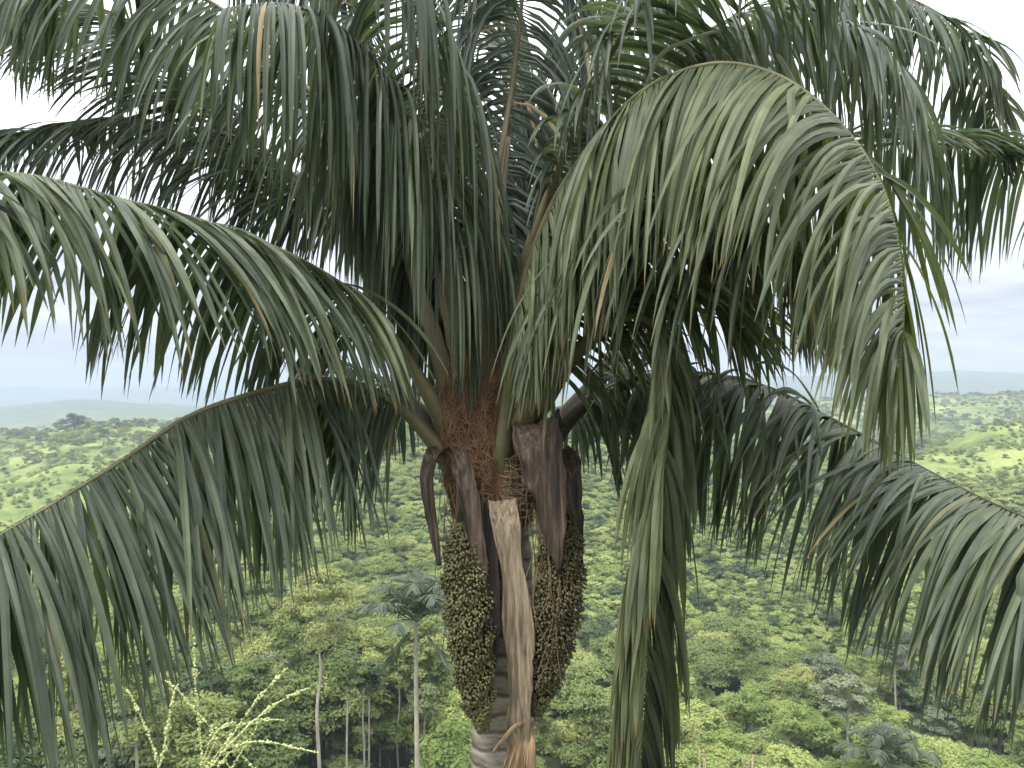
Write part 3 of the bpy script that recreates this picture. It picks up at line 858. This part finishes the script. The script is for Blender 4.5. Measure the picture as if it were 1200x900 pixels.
for k in range(90):                                # hanging threads
    px = rng.uniform(520, 640); y0 = rng.uniform(520, 620); ln_ = rng.uniform(40, 170); dd = -0.2 - 0.06 * rng.random()
    pts_, _ = catmull([pw(px, y0, dd), pw(px + rng.normal() * 8, y0 + ln_ * .5, dd - .03), pw(px + rng.normal() * 14, y0 + ln_, dd)], 8)
    tube(fb, pts_, rng.uniform(0.0015, 0.0035), 4, cap=False)
for k in range(16):                                # threads over the right fruit bunch
    px = rng.uniform(622, 665); y0 = rng.uniform(600, 700); ln_ = rng.uniform(60, 150)
    pts_, _ = catmull([pw(px, y0, -.36), pw(px + rng.normal() * 10, y0 + ln_ * .5, -.44), pw(px + rng.normal() * 12, y0 + ln_, -.42)], 8)
    tube(fb, pts_, rng.uniform(0.0015, 0.003), 4, cap=False)
PB(fb, 'matted_fibre', M['fibre_tan'], sheath)


def blade(name, m, ctrl, widths, curl, thick=0.012, label=None, ref=(1, 0, 0), n=36, rag=0.0, seed=0, parent=None, lobes=0.0):
    """curled woody sheet (spathe, dead leaf base) with real thickness"""
    rng = np.random.default_rng(seed)
    C, ln = catmull([pw(*p) for p in ctrl], n)
    T, S, N = frames(C, ref)
    tt = np.linspace(0, 1, n)
    w = np.interp(tt, np.linspace(0, 1, len(widths)), widths) / 192.0 * 0.5
    cu = np.interp(tt, np.linspace(0, 1, len(curl)), curl)
    na = 13
    A = np.linspace(-1, 1, na)
    wob = np.convolve(rng.normal(size=n + 8), np.ones(3) / 3, 'same')[4:4 + n]; wob2 = np.convolve(rng.normal(size=n + 8), np.ones(3) / 3, 'same')[4:4 + n]
    V = np.zeros((n, na, 3))
    ridge = rng.normal(size=na) * 0.006
    for j, a in enumerate(A):
        ang = a * cu
        wq = w * (1 + 0.16 * abs(a) ** 3 * (wob if a < 0 else wob2))
        x = np.where(np.abs(cu) > 1e-3, np.sin(ang) / np.maximum(np.sin(np.minimum(np.abs(cu), 1.5)), 1e-3), a) * wq
        z = (np.cos(ang) - 1.0) * w * 1.1 / np.maximum(np.abs(cu), 0.3) * np.sign(cu + 1e-9) * np.minimum(np.abs(cu), 1) + ridge[j]
        V[:, j] = C + S * x[:, None] + N * (z + rag * rng.normal(size=n) * 0.01)[:, None]
    Nn = N[:, None] * np.ones((1, na, 1))
    V2 = V - Nn * thick
    mb = MB()
    VV = np.concatenate([V.reshape(-1, 3), V2.reshape(-1, 3)])
    i, j = np.meshgrid(np.arange(n - 1), np.arange(na - 1), indexing='ij')
    q = np.stack([i * na + j, i * na + j + 1, (i + 1) * na + j + 1, (i + 1) * na + j], -1).reshape(-1, 4)
    o_ = n * na
    edge = []
    for a_ in range(n - 1):
        edge.append([a_ * na, (a_ + 1) * na, o_ + (a_ + 1) * na, o_ + a_ * na])
        b_ = na - 1
        edge.append([a_ * na + b_, o_ + a_ * na + b_, o_ + (a_ + 1) * na + b_, (a_ + 1) * na + b_])
    for b_ in range(na - 1):
        edge.append([b_, o_ + b_, o_ + b_ + 1, b_ + 1])
        e_ = (n - 1) * na
        edge.append([e_ + b_, e_ + b_ + 1, o_ + e_ + b_ + 1, o_ + e_ + b_])
    mb.add(VV, np.concatenate([q, (q + o_)[:, ::-1], np.array(edge)]))
    o = PB(mb, name, m, parent)
    if label: o['label'] = label
    return o


for k, (cp, wd) in enumerate([([(530, 480, -.16), (512, 410, -.20), (490, 345, -.12), (464, 260, .02), (440, 185, .2)], [22, 24, 18, 12, 5]),
                              ([(545, 470, -.22), (534, 400, -.24), (520, 340, -.16), (506, 260, -.1), (494, 180, -.1)], [20, 22, 17, 12, 5]),
                              ([(572, 470, -.24), (570, 400, -.26), (574, 335, -.18), (586, 240, .05), (596, 160, .12)], [22, 22, 18, 13, 6]),
                              ([(590, 500, -.22), (600, 430, -.27), (614, 350, -.32), (636, 272, -.45), (668, 205, -.6)], [30, 27, 21, 14, 6])]):
    blade('leaf_base', M['stalk_brown' if k < 3 else 'stalk_green'], cp, wd, [1.2, 1.2, 1.2, 1.2], thick=0.025, seed=50 + k)
# big brown boat-shaped spathe on the right, hanging over the fruit
blade('spathe', M['spathe'], [(640, 512, -.12), (630, 497, -.26), (632, 515, -.40), (640, 560, -.46), (648, 610, -.47), (653, 650, -.46), (655, 672, -.45)],
      [44, 56, 57, 48, 36, 20, 4], [.7, .9, 1.1, 1.2, 1.2, 1.2, 1.0], label='broad dark brown spathe hanging over the right fruit bunch', seed=1)
blade('spathe', M['spathe'], [(655, 530, -.05), (665, 545, -.2), (672, 590, -.27), (677, 640, -.28), (680, 668, -.28)], [22, 24, 18, 12, 4], [.9, 1.1, 1.1, 1, .8], seed=2)
# left spathes
blade('spathe', M['spathe'], [(524, 530, -.12), (510, 534, -.26), (503, 560, -.32), (507, 600, -.33), (513, 640, -.32), (516, 662, -.32)], [18, 21, 17, 14, 11, 4], [1.0, 1.2, 1.2, 1.2, 1, .8], seed=3, label='narrow purplish brown spathe left of the left fruit bunch')
blade('spathe', M['spathe'], [(535, 520, -.2), (541, 545, -.30), (549, 585, -.35), (557, 630, -.36), (565, 675, -.36), (570, 705, -.34)], [14, 22, 22, 20, 15, 4], [1.0, 1.2, 1.2, 1.2, 1, .8], seed=4)
blade('spathe', M['spathe_dark'], [(556, 580, -.22), (566, 640, -.30), (572, 700, -.31), (576, 750, -.30), (577, 790, -.28)], [26, 30, 28, 22, 6], [.9, 1.1, 1.2, 1.1, .8], seed=5, label='black brown dried spathe between the fruit bunches')
# dead pale leaf stalk down the front
blade('dead_leaf_stalk', M['dead_stalk'], [(590, 588, -.26), (594, 620, -.34), (602, 680, -.36), (608, 740, -.36), (609, 800, -.34), (607, 855, -.32), (606, 905, -.30), (606, 960, -.29)],
      [32, 28, 29, 33, 29, 26, 22, 20], [.8, .9, 1.0, 1.0, 1.0, .9, .9, .9], thick=0.02, label='pale tan dead leaf stalk hanging down the front of the trunk', seed=6)
for k, (x0, x1, y1, w_) in enumerate([(600, 588, 930, 9), (606, 598, 950, 8), (614, 612, 950, 10), (619, 620, 940, 12), (622, 626, 935, 8), (611, 604, 955, 6)]):
    blade('dry_strip', M['dry_strip'], [(x0, 846 + 4 * (k % 3), -.30), (x0 + 2, 872, -.34), ((x0 + x1) / 2, 900, -.34), (x1, y1, -.31)], [w_ * .7, w_, w_, w_ * .4], [.6, .8, .6, .5], thick=0.006, seed=20 + k)
blade('dry_strip', M['dry_strip'], [(622, 846, -.30), (604, 852, -.40), (590, 868, -.40), (578, 882, -.36)], [4, 5, 5, 2], [.5, .5, .5, .5], thick=0.005, seed=31, ref=(0, 0, 1))
# stubs of cut leaf bases flanking the shaft
blade('leaf_base', M['stalk_brown'], [(560, 610, -.14), (548, 575, -.17), (530, 545, -.16), (515, 515, -.08)], [30, 34, 32, 30], [.9, 1, 1, .9], thick=0.03, seed=7)
blade('leaf_base', M['stalk_brown'], [(622, 540, -.08), (620, 500, -.16), (628, 450, -.26), (642, 410, -.32)], [34, 32, 28, 24], [1, 1, 1, 1], thick=0.03, seed=9)


def ico():
    t = (1 + 5 ** .5) / 2
    v = np.array([(-1, t, 0), (1, t, 0), (-1, -t, 0), (1, -t, 0), (0, -1, t), (0, 1, t), (0, -1, -t), (0, 1, -t), (t, 0, -1), (t, 0, 1), (-t, 0, -1), (-t, 0, 1)], float)
    f = np.array([(0, 11, 5), (0, 5, 1), (0, 1, 7), (0, 7, 10), (0, 10, 11), (1, 5, 9), (5, 11, 4), (11, 10, 2), (10, 7, 6), (7, 1, 8), (3, 9, 4), (3, 4, 2), (3, 2, 6), (3, 6, 8), (3, 8, 9), (4, 9, 5), (2, 4, 11), (6, 2, 10), (8, 6, 7), (9, 8, 1)])
    return nrm(v), f


IV, IF = ico()


def ovoids(mb, P, D, size, var):
    """pointed drupes at P along D"""
    n = len(P)
    a = nrm(np.cross(D, np.array([0.31, 0.5, 0.8]))); b = np.cross(D, a)
    # lathe: 6 rings x 6 sides
    zs = np.array([-1, -.6, 0, .55, 1.0, 1.35]); rs = np.array([.25, .72, .82, .62, .25, .03])
    ang = np.arange(6) / 6 * 2 * math.pi
    loc = np.stack([(rs[:, None] * np.cos(ang)), (rs[:, None] * np.sin(ang)), np.broadcast_to(zs[:, None], (6, 6))], -1).reshape(-1, 3)
    V = P[:, None] + size[:, None, None] * (loc[None, :, 0:1] * a[:, None] + loc[None, :, 1:2] * b[:, None] + loc[None, :, 2:3] * D[:, None])
    i, j = np.meshgrid(np.arange(5), np.arange(6), indexing='ij'); j2 = (j + 1) % 6
    q = np.stack([i * 6 + j, i * 6 + j2, (i + 1) * 6 + j2, (i + 1) * 6 + j], -1).reshape(-1, 4)
    Q = (np.arange(n)[:, None, None] * 36 + q[None]).reshape(-1, 4)
    al = np.clip((loc[:, 2] + 1) / 2.35, 0, 1)
    mb.add(V.reshape(-1, 3), Q, var=np.repeat(var, 36), along=np.tile(al, n))


def bunch(ctrl, widths, m, seed, count, size, label):
    rng = np.random.default_rng(seed)
    C, ln = catmull([pw(*p) for p in ctrl], 50)
    T, S, N = frames(C, (1, 0, 0))
    w = np.interp(np.linspace(0, 1, 50), np.linspace(0, 1, len(widths)), widths) / 180.0 * 0.5
    mb = MB()
    t = rng.random(count); th = rng.uniform(0, 2 * math.pi, count)
    k = t * 49
    at = lambda A: np.stack([np.interp(k, np.arange(50), A[:, q]) for q in range(3)], 1)
    r = np.interp(k, np.arange(50), w) * (0.90 + 0.10 * np.sin(t * 40 + th * 3)) * rng.uniform(0.82, 1.06, count)
    radial = nrm(at(S) * np.cos(th)[:, None] + at(N) * np.sin(th)[:, None])
    P = at(C) + radial * r[:, None]
    D = nrm(radial * 0.8 - UP * 0.75 + rng.normal(size=(count, 3)) * 0.38)
    ovoids(mb, P, D, size * rng.uniform(0.8, 1.25, count), np.clip(rng.normal(size=count) * 0.22 + 0.45 + 0.2 * np.sin(t * 9 + th), 0, 1))
    o = PB(mb, 'fruit_bunch', m); o['label'] = label
    sb = MB()
    tube(sb, C, np.maximum(w * 0.66, 0.012), 14)
    top, _ = catmull([pw(ctrl[0][0] + (578 - ctrl[0][0]) * .8, ctrl[0][1] - 50, -.1), pw(ctrl[0][0] + (578 - ctrl[0][0]) * .3, ctrl[0][1] - 40, ctrl[0][2] - .03), C[0], C[8]], 14)
    tube(sb, top, np.linspace(.045, .03, 14), 10)
    PB(sb, 'bunch_stalk', M['fruit_stalk'], o)
    return o


bunch([(541, 612, -.28), (543, 650, -.30), (548, 700, -.31), (553, 760, -.31), (560, 820, -.30), (566, 856, -.29)], [22, 50, 57, 56, 50, 40, 12], M['fruit_green'], 3, 5600, 0.0086, 'olive green fruit bunch hanging left of the trunk')
bunch([(658, 580, -.20), (658, 620, -.28), (655, 690, -.30), (646, 750, -.29), (636, 800, -.26), (628, 838, -.24)], [20, 46, 56, 60, 54, 42, 12], M['fruit_brown'], 4, 5600, 0.0086, 'brown fruit bunch hanging right of the trunk behind the broad spathe')

# ------------------------------------------------------------------ small palms in the valley
def small_palm(px, d, heart_y, R, nf, seed, name, label, m, upright=0.6, trunk_r=0.14, cat='palm tree', bark='bark_pale', group=None, dead=0):
    rng = np.random.default_rng(seed)
    x, y = tree_at(px, d)
    gz = float(ground(x, y))
    hz = float(world(px, heart_y, d)[2])
    root = empty(name, (x, y, gz)); tag(root, label, cat, group)
    h = hz - gz
    tb = MB(); C, _ = catmull([(0.25, 0, -1), (0.1, 0, h * .4), (0, 0, h * .8), (0, 0, h)], 14)
    tube(tb, C, np.linspace(trunk_r * 1.2, trunk_r * 0.8, 14), 9)
    tb.build('trunk', M[bark], root)
    for k in range(nf):
        az = k * 2.399 + rng.normal() * 0.15
        el = (0.2 + 1.15 * (k + 0.5) / nf) if k >= dead else -0.9
        hd = np.array([math.cos(az), math.sin(az), 0])
        c0 = np.array([0, 0, h])
        p1 = c0 + R * 0.45 * (hd * math.cos(el) + UP * math.sin(el))
        p2 = c0 + R * (hd * math.cos(el) * (1.0) + UP * (math.sin(el) * 0.95 - 0.10))
        p3 = p2 + R * 0.32 * (hd * 0.8 - UP * (0.75 - upright * 0.6))
        Cc_, ln = catmull([c0, p1, p2, p3], 24)
        T, S, N = frames(Cc_, np.cross(hd, UP))
        mb = MB()
        for q, s in enumerate((1, -1)):
            leaflets(mb, Cc_, T, S, N, 0.2, 0.98, 34, R * 0.32, R * 0.035, 0.3, 0.5, 0.9, 0.22, seed * 100 + k * 2 + q, s, segs=4, jit=0.12)
        fr = mb.build('frond', m, root)
        sb = MB(); tube(sb, Cc_, np.linspace(R * 0.014, R * 0.003, 24), 5)
        sb.build('leaf_stalk', M['stalk_green'], fr)
    return root


M['palm_small'] = leaf_material('small_palm_green', [(0, (0.045, 0.068, 0.042)), (.6, (0.08, 0.105, 0.06)), (.9, (0.15, 0.175, 0.10)), (1, (0.24, 0.2, 0.12))], transl=.25)
small_palm(488, 66, 728, 4.6, 17, 21, 'valley_palm', 'slender palm with a tall thin pale trunk in the valley left of the fruit bunches', M['palm_small'], 0.9, 0.20, dead=2)
small_palm(1046, 118, 768, 5.2, 15, 22, 'valley_palm', 'grey green palm on the slope just under the tips of the lower right frond', M['palm_small'], 0.4, 0.15)
small_palm(962, 135, 788, 4.2, 14, 23, 'valley_palm', 'small light green palm poking out of the trees right of the hanging vertical frond', M['palm_small'], 0.1, 0.13)
small_palm(1038, 82, 892, 4.6, 15, 24, 'valley_palm', 'palm crown at the bottom edge of the wood below the white trunked silvery tree', M['palm_small'], 0.4, 0.15)

# slender bare trunks standing at the edge of the clearing
def slim_tree(px, d, top_y, seed, R, label, m='c_mid', bark='bark_pale', r=0.13, group=None, foot=None):
    rng = np.random.default_rng(seed)
    x, y = tree_at(px, d); gz = float(ground(x, y)); hz = float(world(px, top_y, d)[2]) - gz
    root = empty('slender_tree', (x, y, gz)); tag(root, label, 'tree', group)
    cm, cl = crown_mesh('crown', M[m], R, R * 1.1, hz - R * 1.2, 14, 110, seed, 'dome', 0.27)
    link(bpy.data.objects.new('crown', cm), root)
    link(bpy.data.objects.new('trunk', trunk_mesh('trunk', M[bark], cl, hz - R, r, seed, 5)), root)


slim = [(409, 80, 770, 2.4), (427, 82, 775, 2.2), (434, 84, 790, 2.0), (405, 92, 760, 2.4), (470, 88, 760, 2.4), (497, 84, 800, 2.2), (508, 90, 770, 2.4), (447, 90, 765, 2.3), (322, 84, 800, 2.2), (250, 90, 770, 2.4)]
for k, (px, d, ty, R) in enumerate(slim):
    where = 'between the flat topped tree and valley palm' if 390 < px < 480 else ('between valley palm and left fruit bunch' if px > 480 else 'left of the pale flat topped tree')
    slim_tree(px, d, ty, 300 + k, R, 'slim tree with thin pale trunk ' + where, 'c_dark' if k % 2 else 'c_mid', 'bark_pale', 0.11, 'slim pale trunked trees ' + where)

# ------------------------------------------------------------------ seeding grass in the near corner
GD = 1.9
def grass_stalk(pts, label, seed, head=0.55, beads=150, d0=GD, r=0.0016, fat=0.0052):
    rng = np.random.default_rng(seed)
    P = [world(a, b, d0 + c) for a, b, c in pts]
    foot = P[0].copy(); fx, fy = foot[0] + rng.normal() * 0.03, foot[1] + 0.02
    foot_g = np.array([fx, fy, float(ground(fx, fy)) - 0.02])
    P = [foot_g, (foot_g * 0.45 + P[0] * 0.55) + np.array([rng.normal() * .01, 0, 0])] + P
    C, ln = catmull(P, 70)
    beads = int(beads * 1.9); fat = fat * .84
    root = empty('grass_stalk', foot_g); tag(root, label, 'grass', 'seeding grass stalks in the near corner')
    sb = MB(); tube(sb, C, np.linspace(r * 1.5, r * 0.5, 70), 6)
    sb.build('stem', M['grass_stem'], root, origin=foot_g)
    i0 = int(70 * (1 - head)); T = nrm(np.gradient(C, axis=0))
    hb = MB()
    t = np.sort(rng.uniform(i0, 69, beads))
    at = lambda A: np.stack([np.interp(t, np.arange(70), A[:, q]) for q in range(3)], 1)
    dirs = nrm(at(T) * 1.2 + rng.normal(size=(beads, 3)) * 0.7)
    clump = 0.6 + 0.5 * np.sin(t * 1.9 + seed)
    ovoids(hb, at(C) + rng.normal(size=(beads, 3)) * 0.0022 * clump[:, None], dirs, fat * rng.uniform(0.5, 1.0, beads) * (0.7 + 0.4 * clump), rng.random(beads))
    hb.build('seed_head', M['grass_seed'], root, origin=foot_g)


grass_stalk([(184, 930, 0), (190, 890, 0), (197, 850, 0), (204, 812, 0), (208, 802, 0)], 'thick pale upright seed stalk, the stoutest left of the tall one', 1, .42, 130, fat=.006)
grass_stalk([(186, 920, .05), (178, 872, .05), (164, 838, .05), (152, 812, .05), (145, 806, .05)], 'leaning leafy seed stalk, furthest toward the long lower left frond', 2, .42, 110, fat=.005)
grass_stalk([(240, 940, .1), (237, 890, .1), (233, 850, .1), (229, 800, .1), (227, 750, .1)], 'tall straight vertical seed stalk rising highest of the grasses', 3, .5, 140, fat=.005)
grass_stalk([(285, 960, .06), (262, 885, .06), (246, 852, .06), (226, 830, .06), (208, 808, .06), (194, 798, .06)], 'thin seed stalk slanting left across the tall vertical one', 4, .40, 100, fat=.0045)
grass_stalk([(215, 950, 0), (245, 897, 0), (275, 858, 0), (300, 822, -.02), (320, 800, -.02), (337, 783, -.02)], 'long seed stalk reaching highest in the fan leaning right', 5, .5, 170, fat=.0052)
grass_stalk([(222, 950, -.04), (252, 893, -.04), (290, 852, -.04), (325, 824, -.04), (362, 806, -.04)], 'second long seed stalk of the fan, just under the highest leaning one', 6, .5, 170, fat=.0048)
grass_stalk([(225, 960, .03), (243, 890, .03), (262, 862, .03), (300, 844, .03), (334, 844, .03)], 'seed stalk of the fan bending over level to the right', 7, .42, 130, fat=.0046)
grass_stalk([(232, 960, -.08), (256, 900, -.08), (280, 874, -.08), (310, 869, -.08), (345, 876, -.08), (372, 882, -.08)], 'lowest arching seed stalk of the fan drooping at its right end', 8, .45, 140, fat=.0048)
grass_stalk([(210, 960, .02), (235, 900, .02), (247, 868, .02), (262, 850, .02), (275, 848, .02), (246, 858, -.01)], 'short curled seed stalk at the left side of the fan', 9, .3, 70, fat=.0042)
grass_stalk([(262, 960, -.05), (270, 905, -.05), (284, 880, -.05), (296, 862, -.05), (305, 838, -.05)], 'short steep seed stalk in the middle of the fan', 10, .42, 100, fat=.0046)
grass_stalk([(330, 950, -.02), (308, 915, -.02), (290, 892, -.02), (273, 874, -.02), (268, 868, -.02)], 'seed stalk slanting back left below the fan', 11, .5, 90, fat=.0046)


def dry_twigs(px, label, seed, spread, top):
    rng = np.random.default_rng(seed)
    p0 = world(px, 940, 2.3); g = np.array([p0[0], p0[1], float(ground(p0[0], p0[1])) - .02])
    mb = MB()
    for k in range(7):
        C, _ = catmull([g, g * .3 + p0 * .7, world(px + rng.normal() * spread * .3, 915, 2.3), world(px + rng.normal() * spread, top + rng.uniform(0, 22), 2.3 + rng.normal() * .03)], 16)
        tube(mb, C, np.linspace(.004, .0015, 16), 5)
    o = mb.build('dry_twigs', M['twig'], origin=g); tag(o, label, 'twigs')


dry_twigs(822, 'few pale dry twigs sticking up at the bottom edge near the hanging frond tip', 1, 11, 872)
dry_twigs(876, 'small dry twig tips at the bottom edge further along to the right', 2, 6, 880)

# ------------------------------------------------------------------ air, sky, light
hb = MB()
x0, x1, y0, y1, z0, z1 = -21000, 21000, -70, 9300, -900, 215
v = [(x0, y0, z0), (x1, y0, z0), (x1, y1, z0), (x0, y1, z0), (x0, y0, z1), (x1, y0, z1), (x1, y1, z1), (x0, y1, z1)]
hb.add(v, [(3, 2, 1, 0), (4, 5, 6, 7), (0, 1, 5, 4), (1, 2, 6, 5), (2, 3, 7, 6), (3, 0, 4, 7)])
hm, nt = mat('haze_air')
out = node(nt, 'ShaderNodeOutputMaterial')
pv = node(nt, 'ShaderNodeVolumePrincipled')
pv.inputs['Color'].default_value = (0.455, 0.525, 0.645, 1)
pv.inputs['Density'].default_value = 3.7e-4
pv.inputs['Anisotropy'].default_value = 0.2
nt.links.new(pv.outputs[0], out.inputs['Volume'])
hz = hb.build('haze', hm, smooth=False)
tag(hz, 'pale humid haze over the valley and far hills', 'haze', kind='stuff')

SUN_EL, SUN_AZ = math.radians(58), math.radians(215)      # high, behind the camera to the left
w = bpy.data.worlds.new('World'); scene.world = w; w.use_nodes = True
nt = w.node_tree
for n in list(nt.nodes): nt.nodes.remove(n)
L = nt.links.new
wo = node(nt, 'ShaderNodeOutputWorld'); bg = node(nt, 'ShaderNodeBackground'); bg.inputs['Strength'].default_value = 0.12
sky = node(nt, 'ShaderNodeTexSky', sky_type='NISHITA'); sky.sun_disc = False
sky.sun_elevation = SUN_EL; sky.sun_rotation = SUN_AZ
sky.air_density = 1.0; sky.dust_density = 2.0
tc = node(nt, 'ShaderNodeTexCoord')
sep = node(nt, 'ShaderNodeSeparateXYZ'); L(tc.outputs['Generated'], sep.inputs[0])
mp = node(nt, 'ShaderNodeMapping'); mp.inputs['Scale'].default_value = (1.0, 1.0, 7.0); L(tc.outputs['Generated'], mp.inputs[0])
nz = node(nt, 'ShaderNodeTexNoise', i_Scale=4.2, i_Detail=8.0, i_Roughness=0.58); L(mp.outputs[0], nz.inputs['Vector'])
grad = ramp(nt, [(0.0, (4.2, 4.1, 4.4)), (0.13, (4.3, 4.2, 4.5)), (0.24, (7.0, 6.9, 7.1)), (0.34, (10.5, 10.5, 10.7)), (1.0, (21, 21.2, 21.6))], sep.outputs[2])
cl = ramp(nt, [(0.36, (0.60, 0.60, 0.65)), (0.60, (1.16, 1.16, 1.15))], nz.outputs[0])
cc = mixc(nt, 1.0, grad.outputs[0], cl.outputs[0], 'MULTIPLY')
fin = mixc(nt, 0.90, sky.outputs[0], cc)
L(fin, bg.inputs[0]); L(bg.outputs[0], wo.inputs[0])

sl = bpy.data.lights.new('sun', 'SUN'); sl.energy = 1.5; sl.angle = math.radians(14); sl.color = (1.0, 0.95, 0.86)
so = link(bpy.data.objects.new('sun', sl))
dirv = Vector((math.sin(SUN_AZ) * math.cos(SUN_EL), math.cos(SUN_AZ) * math.cos(SUN_EL), math.sin(SUN_EL)))
so.rotation_euler = dirv.to_track_quat('Z', 'Y').to_euler()

cam = bpy.data.cameras.new('camera'); cam.sensor_width = 36.0; cam.lens = 36.0 * F / 1200.0
cam.clip_start = 0.05; cam.clip_end = 40000
co = link(bpy.data.objects.new('camera', cam)); co.location = (0, 0, 0)
co.rotation_euler = (math.pi / 2 + PITCH, 0, 0)
scene.camera = co

vs = scene.view_settings
vs.view_transform = 'Standard'; vs.look = 'None'; vs.exposure = 1.08; vs.gamma = 1.0; vs.use_curve_mapping = False
scene.cycles.use_denoising = True
scene.cycles.max_bounces = 6; scene.cycles.diffuse_bounces = 3; scene.cycles.glossy_bounces = 2; scene.cycles.transmission_bounces = 4
scene.cycles.volume_bounces = 1; scene.cycles.transparent_max_bounces = 8
